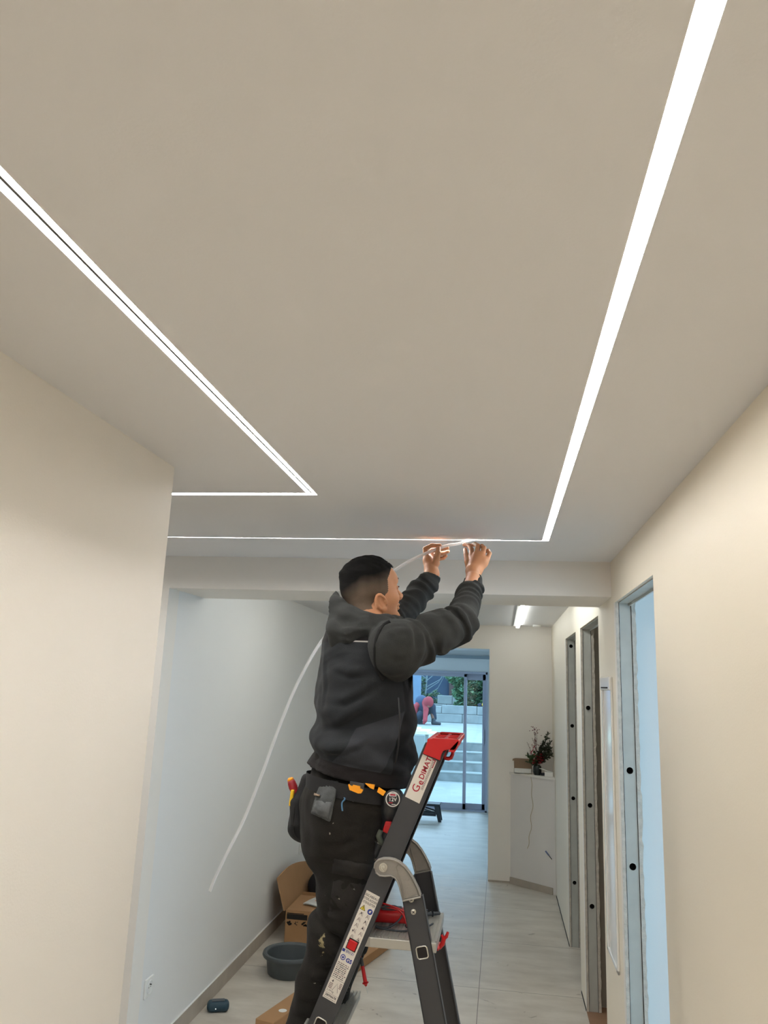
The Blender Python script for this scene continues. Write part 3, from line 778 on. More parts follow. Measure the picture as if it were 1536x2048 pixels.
mb.tube(sm,.0022,6); tag(mb.build('hanging_cable',mat('beige_cable',(196,180,148),.6),smooth=True),'thin beige cable hanging down the front of the corner casing','cable')
mb=MB(); c1=at(1091,1702,7.40); c2=at(1112,1728,7.42); c3=at(1114,1742,7.43)
for c in (c1,c2,c3): c.x=min(c.x,XR-.003)
mb.tube([c1,c1.lerp(c2,.35)],.007,8,mi=0); mb.tube([c1.lerp(c2,.35),c1.lerp(c2,.75)],.003,8,mi=1); mb.tube([c1.lerp(c2,.75),c2],.005,8,mi=0); mb.tube([c2,c3],.0022,6,mi=1)
tag(mb.build('wire_stub',[mat('blue_sleeve',(110,122,158),.5),M_dark],smooth=True),'short blue sleeved wire stub sticking out of the wall beside the casing','wire')
# ------------------------------------------------------------------ implicit surface modelling for the figure
class Field:
    def __init__(s, lo, hi, h, far=.06):
        s.lo=np.array(lo,np.float32); s.h=h; s.n=np.ceil((np.array(hi)-np.array(lo))/h).astype(int)+1
        s.d=np.full(tuple(s.n),far,np.float32)
    def sub(s, lo, hi):
        a=np.maximum(np.floor((np.array(lo)-s.lo)/s.h).astype(int),0); b=np.minimum(np.ceil((np.array(hi)-s.lo)/s.h).astype(int)+1,s.n)
        sl=tuple(slice(int(a[i]),int(b[i])) for i in range(3))
        ax=[(s.lo[i]+s.h*np.arange(a[i],b[i])).astype(np.float32) for i in range(3)]
        return sl, ax[0][:,None,None], ax[1][None,:,None], ax[2][None,None,:]
    def smin(s, sl, b, k, cut=False):
        a=s.d[sl]
        if a.size==0: return
        if cut:
            b=-b; h=np.clip(.5-.5*(b-a)/k,0,1); s.d[sl]=b*(1-h)+a*h+k*h*(1-h); return
        h=np.clip(.5+.5*(b-a)/k,0,1); s.d[sl]=b*(1-h)+a*h-k*h*(1-h)
    def cone(s, a, b, ra, rb, k=.015, wr=None):
        a=np.array(a,float);b=np.array(b,float); m=max(ra,rb)+k+.03
        sl,X,Y,Z=s.sub(np.minimum(a,b)-m,np.maximum(a,b)+m)
        ab=b-a; L=ab@ab+1e-12
        t=np.clip(((X-a[0])*ab[0]+(Y-a[1])*ab[1]+(Z-a[2])*ab[2])/L,0,1)
        d=np.sqrt((X-a[0]-ab[0]*t)**2+(Y-a[1]-ab[1]*t)**2+(Z-a[2]-ab[2]*t)**2)-(ra+(rb-ra)*t)
        if wr is not None: d=d+wr(t,X,Y,Z)
        s.smin(sl,d,k)
    def chain(s, pts, rs, k=.012, wr=None):
        for i in range(len(pts)-1): s.cone(pts[i],pts[i+1],rs[i],rs[i+1],k,wr)
    def ell(s, c, r, R=None, k=.015, cut=False):
        c=np.array(c,float); r=np.array(r,float); R=np.eye(3) if R is None else np.array(R)
        m=r.max()+k+.03
        sl,X,Y,Z=s.sub(c-m,c+m)
        p=[R[0,i]*(X-c[0])+R[1,i]*(Y-c[1])+R[2,i]*(Z-c[2]) for i in range(3)]
        k0=np.sqrt(sum((p[i]/r[i])**2 for i in range(3)))+1e-6; k1=np.sqrt(sum((p[i]/r[i]**2)**2 for i in range(3)))+1e-6
        s.smin(sl,k0*(k0-1)/k1,k,cut)
    def mesh(s):
        d=s.d; sg=d<0; n=d.shape
        c=[sg[i:n[0]-1+i,j:n[1]-1+j,k:n[2]-1+k] for i in (0,1) for j in (0,1) for k in (0,1)]
        al=c[0].copy(); an=c[0].copy()
        for q in c[1:]: al&=q; an|=q
        act=an&~al; idx=np.argwhere(act)
        vid=np.full(act.shape,-1,np.int32); vid[act]=np.arange(len(idx))
        acc=np.zeros((len(idx),3)); cnt=np.zeros(len(idx))
        cor=[(i,j,k) for i in (0,1) for j in (0,1) for k in (0,1)]
        for p in cor:
            for q in cor:
                if sum(abs(p[t]-q[t]) for t in range(3))==1 and p<q:
                    a=d[idx[:,0]+p[0],idx[:,1]+p[1],idx[:,2]+p[2]]; b=d[idx[:,0]+q[0],idx[:,1]+q[1],idx[:,2]+q[2]]
                    mk=(a<0)!=(b<0); t=np.where(mk,a/(a-b+1e-12),0)
                    pos=np.array(p)[None,:]+(np.array(q)-np.array(p))[None,:]*t[:,None]
                    acc[mk]+=pos[mk]; cnt[mk]+=1
        V=(idx+acc/cnt[:,None])*s.h+s.lo
        F=[]
        for ax in range(3):
            u,v=(ax+1)%3,(ax+2)%3
            sa=[slice(0,n[t]) for t in range(3)]; sb=list(sa); sa[ax]=slice(0,n[ax]-1); sb[ax]=slice(1,n[ax])
            A=sg[tuple(sa)];B=sg[tuple(sb)]; e=np.argwhere(A!=B)
            e=e[(e[:,u]>0)&(e[:,v]>0)&(e[:,u]<n[u]-1)&(e[:,v]<n[v]-1)]
            def vi(du,dv):
                q=e.copy(); q[:,u]-=du; q[:,v]-=dv; return vid[q[:,0],q[:,1],q[:,2]]
            quad=np.stack([vi(1,1),vi(0,1),vi(0,0),vi(1,0)],1)
            ins=A[e[:,0],e[:,1],e[:,2]]
            quad[~ins]=quad[~ins][:,::-1]; F.append(quad)
        F=np.concatenate(F); F=F[(F>=0).all(1)]
        return V,F

def field_object(name, fld, mats, parent, attrs=None, matfn=None):
    V,F=fld.mesh(); o0=np.array(parent['_o'])
    me=bpy.data.meshes.new(name); me.vertices.add(len(V)); me.vertices.foreach_set('co',(V-o0).astype(np.float32).ravel())
    me.loops.add(len(F)*4); me.loops.foreach_set('vertex_index',F.astype(np.int32).ravel())
    me.polygons.add(len(F)); me.polygons.foreach_set('loop_start',np.arange(0,len(F)*4,4,dtype=np.int32)); me.polygons.foreach_set('loop_total',np.full(len(F),4,dtype=np.int32))
    me.polygons.foreach_set('use_smooth',np.ones(len(F),bool))
    for mm in (mats if isinstance(mats,list) else [mats]): me.materials.append(mm)
    if attrs:
        for k,fn in attrs.items():
            a=me.attributes.new(k,'FLOAT','POINT'); a.data.foreach_set('value',fn(V).astype(np.float32))
    me.update(); me.validate()
    o=bpy.data.objects.new(name,me); COL.objects.link(o); o.parent=parent; o['_o']=tuple(parent['_o'])
    return o

def snoise(X,Y,Z,f,seed,n=5):
    r=np.random.RandomState(seed); o=0
    for _ in range(n):
        k=r.normal(size=3); k/=np.linalg.norm(k); k*=f*r.uniform(.6,1.5)
        o=o+np.sin(k[0]*X+k[1]*Y+k[2]*Z+r.uniform(0,6.28))
    return o/n

def cloth_mat(name, c0, attrs=(), rough=.9, bump=.5, bscale=350, speck=None, var=.12, stains=()):
    """attrs: (attribute name, colour) pairs; where the attribute is positive that colour is used"""
    m=mat(name,c0,rough,bump=bump,bscale=bscale,sheen=.04,spec=.12)
    nt=m.node_tree; b=nt.nodes['Principled BSDF']
    tc=nt.nodes.new('ShaderNodeTexCoord')
    rgb=nt.nodes.new('ShaderNodeRGB'); rgb.outputs[0].default_value=lin(c0); cur=rgb.outputs[0]
    for an,col in attrs:
        a=nt.nodes.new('ShaderNodeAttribute'); a.attribute_name=an
        mr=nt.nodes.new('ShaderNodeMapRange'); mr.inputs[1].default_value=-.001; mr.inputs[2].default_value=.001
        nt.links.new(a.outputs['Fac'],mr.inputs[0])
        mx=nt.nodes.new('ShaderNodeMix'); mx.data_type='RGBA'; nt.links.new(mr.outputs[0],mx.inputs[0]); nt.links.new(cur,mx.inputs[6]); mx.inputs[7].default_value=lin(col); cur=mx.outputs[2]
    n=nt.nodes.new('ShaderNodeTexNoise'); n.inputs['Scale'].default_value=14; n.inputs['Detail'].default_value=6; nt.links.new(tc.outputs['Object'],n.inputs['Vector'])
    mr=nt.nodes.new('ShaderNodeMapRange'); mr.inputs[1].default_value=.3; mr.inputs[2].default_value=.7; mr.inputs[3].default_value=1-var; mr.inputs[4].default_value=1+var
    nt.links.new(n.outputs[0],mr.inputs[0])
    hs=nt.nodes.new('ShaderNodeHueSaturation'); nt.links.new(mr.outputs[0],hs.inputs['Value']); nt.links.new(cur,hs.inputs['Color']); cur=hs.outputs[0]
    if speck:
        n=nt.nodes.new('ShaderNodeTexNoise'); n.inputs['Scale'].default_value=75; n.inputs['Detail'].default_value=2; nt.links.new(tc.outputs['Object'],n.inputs['Vector'])
        n3=nt.nodes.new('ShaderNodeTexNoise'); n3.inputs['Scale'].default_value=9; nt.links.new(tc.outputs['Object'],n3.inputs['Vector'])
        ad=nt.nodes.new('ShaderNodeMath'); ad.operation='ADD'; nt.links.new(n.outputs[0],ad.inputs[0]); nt.links.new(n3.outputs[0],ad.inputs[1])
        mr=nt.nodes.new('ShaderNodeMapRange'); mr.inputs[1].default_value=speck; mr.inputs[2].default_value=speck+.03; nt.links.new(ad.outputs[0],mr.inputs[0])
        mx=nt.nodes.new('ShaderNodeMix'); mx.data_type='RGBA'; nt.links.new(mr.outputs[0],mx.inputs[0]); nt.links.new(cur,mx.inputs[6]); mx.inputs[7].default_value=lin((150,146,132)); cur=mx.outputs[2]
    for (p,rad,col) in stains:   # dried paint marks: centre (object space), radii, colour
        mp=nt.nodes.new('ShaderNodeMapping'); mp.vector_type='TEXTURE'; mp.inputs['Location'].default_value=p; mp.inputs['Scale'].default_value=rad
        nt.links.new(tc.outputs['Object'],mp.inputs[0])
        ln=nt.nodes.new('ShaderNodeVectorMath'); ln.operation='LENGTH'; nt.links.new(mp.outputs[0],ln.inputs[0])
        n=nt.nodes.new('ShaderNodeTexNoise'); n.inputs['Scale'].default_value=60; nt.links.new(tc.outputs['Object'],n.inputs['Vector'])
        ad=nt.nodes.new('ShaderNodeMath'); ad.operation='MULTIPLY_ADD'; ad.inputs[1].default_value=2.2; nt.links.new(n.outputs[0],ad.inputs[0]); nt.links.new(ln.outputs['Value'],ad.inputs[2])
        mr=nt.nodes.new('ShaderNodeMapRange'); mr.inputs[1].default_value=1.85; mr.inputs[2].default_value=2.0; mr.inputs[3].default_value=1; mr.inputs[4].default_value=0; nt.links.new(ad.outputs[0],mr.inputs[0])
        mx=nt.nodes.new('ShaderNodeMix'); mx.data_type='RGBA'; nt.links.new(mr.outputs[0],mx.inputs[0]); nt.links.new(cur,mx.inputs[6]); mx.inputs[7].default_value=lin(col); cur=mx.outputs[2]
    nt.links.new(cur,b.inputs['Base Color'])
    # soft creases
    mp=nt.nodes.new('ShaderNodeMapping'); mp.inputs['Rotation'].default_value=(.3,.5,.2); mp.inputs['Scale'].default_value=(3.4,3.4,6.5)
    nw=nt.nodes.new('ShaderNodeTexNoise'); nw.inputs['Scale'].default_value=1.0; nw.inputs['Detail'].default_value=1.5; nw.inputs['Distortion'].default_value=.9
    nt.links.new(tc.outputs['Object'],mp.inputs[0]); nt.links.new(mp.outputs[0],nw.inputs['Vector'])
    bp=nt.nodes.new('ShaderNodeBump'); bp.inputs['Strength'].default_value=.8; bp.inputs['Distance'].default_value=.035
    nt.links.new(nw.outputs[0],bp.inputs['Height'])
    old=b.inputs['Normal'].links[0].from_node; nt.links.new(bp.outputs[0],old.inputs['Normal'])
    return m

# ------------------------------------------------------------------ the electrician
TH_B=math.radians(24)                       # body heading from +x towards +y
FB=np.array([math.cos(TH_B),math.sin(TH_B),0]); LB=np.array([-math.sin(TH_B),math.cos(TH_B),0])
A=lambda px,py,Y: np.array(at(px,py,Y))
feet=A(600,2130,2.5); feet[2]=.545
person=bpy.data.objects.new('person',None); COL.objects.link(person); person.location=tuple(feet); person['_o']=tuple(float(v) for v in feet)
tag(person,'worker in black vest and dark hoodie on the ladder, arms raised to the ceiling light','person')

# --- head frame
yaw=math.radians(33); pit=math.radians(13); rol=math.radians(4)
hf=np.array([math.cos(yaw)*math.cos(pit),math.sin(yaw)*math.cos(pit),math.sin(pit)])
hl=np.array([-math.sin(yaw),math.cos(yaw),0.0]); hu=np.cross(hf,hl)
hl2=hl*math.cos(rol)+hu*math.sin(rol); hu=np.cross(hf,hl2); hl=hl2
HR=np.stack([hf,hl,hu],1)
hc=A(741,1180,2.56)
hp=lambda x,y,z: hc+hf*x+hl*y+hu*z
neck=A(742,1262,2.54)

def build_head(f):
    def hell(c,r,k=.012,cut=False,tilt=None):
        R=HR if tilt is None else HR@np.array(tilt)
        f.ell(hp(*c),r,R,k,cut)
    hell((-.006,0,.018),(.098,.078,.088))
    hell((.030,0,-.030),(.058,.064,.082),.02)
    for s in (-1,1):
        f.cone(hp(.0,.048*s,-.055),hp(.066,.018*s,-.104),.022,.016,.025)
        hell((.052,.036*s,-.038),(.030,.028,.026),.02)
        hell((.070,.026*s,.018),(.016,.024,.009),.012)
    f.cone(hp(.070,.010,-.106),hp(.070,-.010,-.106),.017,.017,.02)
    hell((.068,0,.030),(.028,.050,.036),.02)
    for s in (-1,1): hell((.094,.030*s,-.004),(.016,.016,.012),.012,True)
    for s in (-1,1): f.ell(hp(.078,.030*s,-.004),(.0125,.0125,.0125),HR,.004)
    f.cone(hp(.084,0,.002),hp(.108,0,-.036),.0075,.011,.010)
    for s in (-1,1): f.ell(hp(.098,.012*s,-.042),(.011,.008,.008),HR,.006)
    f.ell(hp(.086,0,-.064),(.012,.024,.0075),HR,.006); f.ell(hp(.084,0,-.076),(.012,.021,.0075),HR,.006)
    f.ell(hp(.100,0,-.0700),(.010,.026,.0016),HR,.003,True)
    # ears
    for s in (-1,1):
        ct=math.cos(-.30); st=math.sin(-.30)
        T=np.array([[ct,0,st],[0,1,0],[-st,0,ct]]); T2=np.array([[math.cos(.35*s),-math.sin(.35*s),0],[math.sin(.35*s),math.cos(.35*s),0],[0,0,1]])
        HT=HR@T@T2
        c=hp(-.002,.079*s,-.043)
        f.ell(c,(.017,.0055,.031),HT,.004)
        ring=[c+HT@np.array([.0155*math.cos(w),.005*s,.027*math.sin(w)+.002]) for w in np.linspace(-.5,3.9,12)]
        f.chain(ring,[.0042]*12,.003)
        f.ell(c+HT@np.array([.005,.0070*s,.002]),(.0085,.0075,.015),HT,.003,True)
        f.ell(c+HT@np.array([.0,.004*s,-.026]),(.009,.005,.009),HT,.004)
        f.ell(c+HT@np.array([.013,.005*s,-.004]),(.004,.004,.006),HT,.003)
    f.cone(hp(-.028,0,-.045),neck,.056,.062,.02)
    f.cone(neck,neck-np.array([0,0,.06]),.062,.10,.02)

# arm joints
ShR=A(787,1296,2.36); ElR=A(921,1246,2.56); WrR=A(946,1158,2.81)
ShL=A(742,1262,2.70); ElL=A(796,1240,2.78); WrL=A(864,1147,2.91)
hR=[A(944,1158,2.82),A(950,1120,2.885)]
body=Field(A(640,1300,2.3)-[.02,.1,.0],A(985,1075,3.02)+[.02,.06,.03],.0025)
build_head(body)
body.cone(neck-np.array([0,0,.05]),ShR,.07,.05,.03); body.cone(neck-np.array([0,0,.05]),ShL,.07,.05,.03)
body.chain([ShR,ElR,WrR],[.05,.036,.026],.02); body.chain([ShL,ElL,WrL],[.05,.036,.026],.02)
# right hand: back of the hand towards the camera
def chainp(pts,rs,k=.0025): body.chain([A(*p) for p in pts],rs,k)
WR=(946,1157,2.83)
body.cone(A(*WR),A(946,1142,2.855),.0255,.028,.015)
for p,r0,r1 in [((944,1112,2.905),.020,.0125),((954,1106,2.893),.022,.0125),((964,1109,2.888),.020,.0122),((973,1119,2.890),.018,.0115)]:
    body.cone(A(948+(p[0]-955)*.35,1142,2.862),A(*p),r0,r1,.012)
body.cone(A(950,1132,2.875),A(966,1126,2.88),.018,.017,.015)
chainp([(943,1112,2.905),(943,1099,2.930),(938,1091,2.955),(928,1089.5,2.972)],[.0112,.0092,.0084,.0070])
chainp([(954,1106,2.893),(956,1092,2.912),(950,1088,2.945),(942,1091,2.965)],[.0112,.0092,.0084,.0072])
chainp([(965,1110,2.888),(968,1096,2.904),(964,1092,2.936),(956,1096,2.956)],[.0110,.0090,.0082,.0070])
chainp([(974,1120,2.890),(979,1107,2.902),(976,1101,2.928),(969,1104,2.944)],[.0100,.0082,.0074,.0064])
chainp([(941,1142,2.865),(935,1124,2.890),(932,1109,2.925),(930,1099,2.955)],[.0160,.0115,.0095,.0078])
# left hand: thumb side towards the camera
body.cone(A(864,1150,2.905),A(862,1138,2.922),.0245,.027,.015)
for p,r1 in [((852,1110,2.945),.0122),((857,1108,2.965),.0122),((863,1110,2.985),.0118),((870,1115,3.000),.011)]:
    body.cone(A(862,1138,2.922+(p[2]-2.945)*.5),A(*p),.021,r1,.012)
body.cone(A(856,1122,2.935),A(872,1126,2.955),.018,.015,.015)
chainp([(852,1110,2.945),(850,1098,2.948),(863,1091,2.956),(880,1091,2.964)],[.0112,.0092,.0082,.0070])
chainp([(857,1110,2.965),(864,1101,2.972),(879,1099,2.980),(895,1096,2.984)],[.0112,.0094,.0086,.0074])
chainp([(863,1114,2.985),(873,1109,2.992),(886,1107,2.998),(896,1103,3.000)],[.0108,.0090,.0082,.0070])
chainp([(868,1122,3.000),(878,1118,3.004),(887,1116,3.006),(892,1112,3.006)],[.0100,.0082,.0074,.0064])
chainp([(866,1136,2.915),(873,1118,2.915),(876,1106,2.925),(877,1097,2.940)],[.0175,.0130,.0110,.0090])

M_skin=mat('skin',(198,142,104),.5,bump=.12,bscale=500,var=.05,vscale=18,spec=.4)
M_skin.node_tree.nodes['Principled BSDF'].inputs['Subsurface Weight'].default_value=.12
M_skin.node_tree.nodes['Principled BSDF'].inputs['Subsurface Radius'].default_value=(.02,.007,.004)
bo=field_object('body',body,M_skin,person)
# nails on the finger ends nearest the lens, eyebrows and eyes
M_eye=mat('eye_dark',(40,30,26),.2)
M_hair=mat('black_hair',(16,14,13),.75,bump=.9,bscale=420,spec=.25)
for s in (-1,1):
    mb=MB(); mb.tube([hp(.083,.045*s,.021),hp(.092,.034*s,.026),hp(.097,.022*s,.024),hp(.098,.014*s,.020)],[.0015,.0032,.0034,.002],8)
    mb.build('eyebrow',M_hair,person,smooth=True)
for s in (-1,1):
    mb=MB(); mb.tube([hp(.0885,.041*s,-.004),hp(.0915,.034*s,-.002),hp(.0915,.026*s,-.003)],[.0009,.0022,.0012],8); mb.build('eye',M_eye,person,smooth=True)

# hair
fh=Field(hc-.14,hc+.14,.0022)
sl,X,Y,Z=fh.sub(hc-.14,hc+.14)
px_=(X-hc[0])*hf[0]+(Y-hc[1])*hf[1]+(Z-hc[2])*hf[2]; py_=(X-hc[0])*hl[0]+(Y-hc[1])*hl[1]+(Z-hc[2])*hl[2]; pz_=(X-hc[0])*hu[0]+(Y-hc[1])*hu[1]+(Z-hc[2])*hu[2]
def elld(c,r):
    a=(px_-c[0])/r[0]; b=(py_-c[1])/r[1]; c_=(pz_-c[2])/r[2]
    k0=np.sqrt(a*a+b*b+c_*c_)+1e-6; k1=np.sqrt((a/r[0])**2+(b/r[1])**2+(c_/r[2])**2)+1e-6
    return k0*(k0-1)/k1
d1=elld((-.006,0,.018),(.098,.078,.088)); d2=elld((.030,0,-.030),(.058,.064,.082))
# neck nape
na=hp(-.028,0,-.045); nb=neck; ab=nb-na; t_=np.clip(((X-na[0])*ab[0]+(Y-na[1])*ab[1]+(Z-na[2])*ab[2])/(ab@ab),0,1)
d3=np.sqrt((X-na[0]-ab[0]*t_)**2+(Y-na[1]-ab[1]*t_)**2+(Z-na[2]-ab[2]*t_)**2)-.057
hh=np.clip(.5+.5*(d2-d1)/.02,0,1); d=d2*(1-hh)+d1*hh-.02*hh*(1-hh)
hh=np.clip(.5+.5*(d3-d)/.02,0,1); d=d3*(1-hh)+d*hh-.02*hh*(1-hh)
top=np.clip((pz_-.035)/.035,0,1); thick=.0022+.0115*top**1.2+.0008*snoise(X,Y,Z,260,5,6)*(1+top*2)
d=d-thick
hx=np.where(pz_>.070,.062-.35*(pz_-.070),.036+(pz_-.030)*.75)
hx=np.where(pz_<.030,.036-.10*(.030-pz_),hx)
hx=np.where(pz_<-.012,.030-(-.012-pz_)*1.2,hx)
hx=hx+.002*np.sin(pz_*900+py_*400)
low=(-.060-.55*np.clip(px_+.05,-.2,.0)*0) - pz_
reg=np.maximum(px_-hx,low*1.0)
behind=np.where((px_>-.026)&(pz_<-.006)&(px_<.020),.01,-.01)
ear=(.0215-np.sqrt(((px_+.002)/1.0)**2+((pz_+.044)/1.5)**2))
reg=np.maximum(reg,np.where(np.abs(py_)>.05,ear,-1))
reg=np.maximum(reg,np.where((pz_<-.045)&(px_>-.02),.01,-1))
fh.d[sl]=np.maximum(d,reg*.8)
def hloc(V): q=V-hc; return q@hf,q@hl,q@hu
def fade(V):
    x,y,z=hloc(V); return z-.052-.25*np.maximum(0,x)+.75*np.maximum(0,-x-.058)+.004*snoise(V[:,0],V[:,1],V[:,2],220,3)
M_hf=mat('hair_fade',(70,60,52),.85,bump=.9,bscale=600,spec=.2)
nt=M_hf.node_tree; b_=nt.nodes['Principled BSDF']; a_=nt.nodes.new('ShaderNodeAttribute'); a_.attribute_name='fade'
mr=nt.nodes.new('ShaderNodeMapRange'); mr.inputs[1].default_value=-.055; mr.inputs[2].default_value=.004
cr=nt.nodes.new('ShaderNodeValToRGB'); e=cr.color_ramp.elements; e[0].color=lin((108,92,78)); e[1].color=lin((13,12,11)); x_=e.new(.55); x_.color=lin((74,64,55))
nt.links.new(a_.outputs['Fac'],mr.inputs[0]); nt.links.new(mr.outputs[0],cr.inputs[0]); nt.links.new(cr.outputs[0],b_.inputs['Base Color'])
field_object('hair',fh,M_hf,person,{'fade':fade})
# fringe tuft over the brow
mb=MB(); rnd=random.Random(8)
for i in range(26):
    s=rnd.uniform(-.05,.05); base=hp(.050+rnd.uniform(-.008,.004),s,.094-abs(s)*.35); tip=hp(.072+rnd.uniform(-.004,.006),s*1.05,.089-abs(s)*.5+rnd.uniform(-.004,.003))
    mb.tube([base,base*.5+tip*.5+hu*.006,tip],[.0035,.003,.0006],5)
mb.build('fringe',M_hair,person,smooth=True)

# --- hoodie: sleeves, hood, collar
def surf2(flds,px,py,t0,off):
    o=np.array([0,0,H_CAM]); p=A(px,py,t0); dr=(p-o)/np.linalg.norm(p-o); t=np.linalg.norm(p-o)
    for _ in range(500):
        q=o+dr*t; hit=False
        for f_ in flds:
            i=((q-f_.lo)/f_.h).astype(int)
            if (i>=0).all() and (i<f_.n).all() and f_.d[tuple(i)]<0: hit=True
        if hit: break
        t+=.0015
    return q-dr*off

def ridge(fld,px,amp,sig):
    # raise (amp>0) or press in (amp<0) a fold along a line on the cloth
    pts=[surf2([fld],x,y,2.12,0) for x,y in px]
    P_=np.array(pts); m=sig*3
    sl,X,Y,Z=fld.sub(P_.min(0)-m,P_.max(0)+m); best=None; n=len(pts)-1
    for k in range(n):
        a,b=P_[k],P_[k+1]; ab=b-a; L=ab@ab+1e-9
        t=np.clip(((X-a[0])*ab[0]+(Y-a[1])*ab[1]+(Z-a[2])*ab[2])/L,0,1)
        q=(X-a[0]-ab[0]*t)**2+(Y-a[1]-ab[1]*t)**2+(Z-a[2]-ab[2]*t)**2
        w=np.sin(np.pi*np.clip((k+t)/n,.04,.96))
        g=amp*w*np.exp(-q/sig**2)
        best=g if best is None else (np.maximum(best,g) if amp>0 else np.minimum(best,g))
    fld.d[sl]-=best
def fold_set(fld,folds):
    for px,amp,sig in folds:
        ridge(fld,px,amp,sig); ridge(fld,[(x+2,y+11) for x,y in px],-amp*.7,sig*.8)
hood=Field(A(635,1390,2.2)-[.03,.0,.0],A(975,1130,2.98)+[.02,.05,.03],.0042)
rings=lambda amp,f,ph=0,p0=0,p1=1: (lambda t,X,Y,Z: -amp*np.clip((t-p0)/(p1-p0+1e-6),0,1)*np.clip(.5+.8*np.sin(f*t*6.28+ph+2.0*np.sin(X*37+Z*31)+1.2*np.sin(Y*45)),0,1.1))
SlR=A(797,1298,2.365); hood.cone(SlR,ElR,.072,.053,.03,rings(.012,3.2,2.2,.12,.3)); hood.cone(A(796,1288,2.37),A(795,1322,2.375),.066,.062,.03)
hood.cone(ElR,A(941,1180,2.765),.052,.040,.02,rings(.0075,6.2,.6))
hood.cone(A(941,1182,2.755),A(946.5,1160,2.812),.0375,.0345,.006,lambda t,X,Y,Z:.0006*np.sin((X-Y)*1400))
hood.cone(ShL,ElL,.078,.056,.03,rings(.006,4))
hood.cone(ElL,A(850,1172,2.885),.054,.042,.02,rings(.0085,5.2,.3))
hood.cone(A(850,1172,2.885),A(861,1156,2.907),.0385,.0365,.006)
# collar and hood folds
hk=lambda x,y,z: neck+FB*x+LB*y+np.array([0,0,z])
def hchain(pts,rs,k=.02,wr=None): hood.chain([np.array(p) for p in pts],rs,k,wr)
hood.cone(ShR,ShL,.075,.075,.04)
hchain([A(662,1196,2.50),A(672,1212,2.44),A(695,1232,2.41),A(735,1246,2.41),A(775,1246,2.46),A(797,1243,2.58)],[.026,.032,.034,.031,.026,.022],.015)
hchain([A(658,1198,2.56),A(664,1192,2.62),A(690,1206,2.68),A(730,1228,2.68)],[.026,.028,.03,.03],.015)
hchain([A(662,1200,2.52),A(672,1225,2.56),A(700,1240,2.58)],[.03,.045,.05],.02)
hchain([A(664,1238,2.46),A(676,1258,2.40),A(700,1268,2.375),A(735,1258,2.385),A(768,1248,2.42)],[.03,.036,.030,.024,.020],.013)
hchain([A(660,1238,2.52),A(664,1240,2.62)],[.032,.035],.015)
hchain([A(670,1262,2.44),A(676,1282,2.41),A(694,1284,2.39)],[.028,.024,.018],.018)
sl,X,Y,Z=hood.sub(hood.lo,hood.lo+hood.n*hood.h)
hood.d+=.0036*snoise(X,Y,Z,70,9,6)+.0016*snoise(X,Y,Z,160,19,6)
# opening for head and neck, and cuffs
for c0,c1,r in [(hp(-.02,0,-.02),neck,.060)]:
    ab=c1-c0; t=np.clip(((X-c0[0])*ab[0]+(Y-c0[1])*ab[1]+(Z-c0[2])*ab[2])/(ab@ab),0,1)
    dd_=np.sqrt((X-c0[0]-ab[0]*t)**2+(Y-c0[1]-ab[1]*t)**2+(Z-c0[2]-ab[2]*t)**2)-r
    hood.d=np.maximum(hood.d,-dd_)
# head clearance
q=np.sqrt((X-hc[0])**2+(Y-hc[1])**2+(Z-hc[2]-.01)**2)-.098
hood.d=np.maximum(hood.d,-q)
for e0,e1,r in [(A(946.5,1160,2.812),WrR,.0275),(A(861,1156,2.907),WrL,.0275)]:
    dr=(e1-e0)/np.linalg.norm(e1-e0); s_=(X-e0[0])*dr[0]+(Y-e0[1])*dr[1]+(Z-e0[2])*dr[2]
    rad=np.sqrt(np.maximum((X-e0[0])**2+(Y-e0[1])**2+(Z-e0[2])**2-s_**2,0))
    near=(rad<.07)&(s_<.06)&(s_>-.03)
    cut=np.maximum(r-rad,-1); inner=np.maximum(rad-r,-(s_+.004))
    capd=np.where(near,s_-.012,-1); hood.d=np.maximum(hood.d,capd)
    hood.d=np.where(near,np.maximum(hood.d,-inner),hood.d)
for px,amp,sig in [([(834,1243),(845,1272),(843,1308),(830,1336)],.009,.012),([(824,1246),(833,1274),(831,1306)],-.008,.009),([(812,1247),(821,1272),(817,1300)],.006,.010),([(856,1246),(864,1275),(860,1305)],-.006,.010),([(770,1275),(800,1262),(826,1262)],.005,.012),([(760,1330),(790,1345),(830,1335)],.006,.014),([(765,1312),(795,1322),(825,1312)],-.006,.012),
    ([(880,1226),(905,1240),(926,1264)],.008,.010),([(886,1216),(910,1228),(934,1252)],-.008,.008),([(893,1207),(917,1219),(941,1240)],.008,.009),([(660,1235),(690,1250),(730,1250),(770,1243)],-.010,.009),([(668,1268),(700,1275),(740,1262)],-.007,.009),([(690,1215),(720,1230),(760,1236)],-.005,.008)]: ridge(hood,px,amp,sig)
M_hood=cloth_mat('hoodie_fleece',(52,53,52),(),.95,.6,500,speck=1.42,var=.2)
field_object('hoodie',hood,M_hood,person)

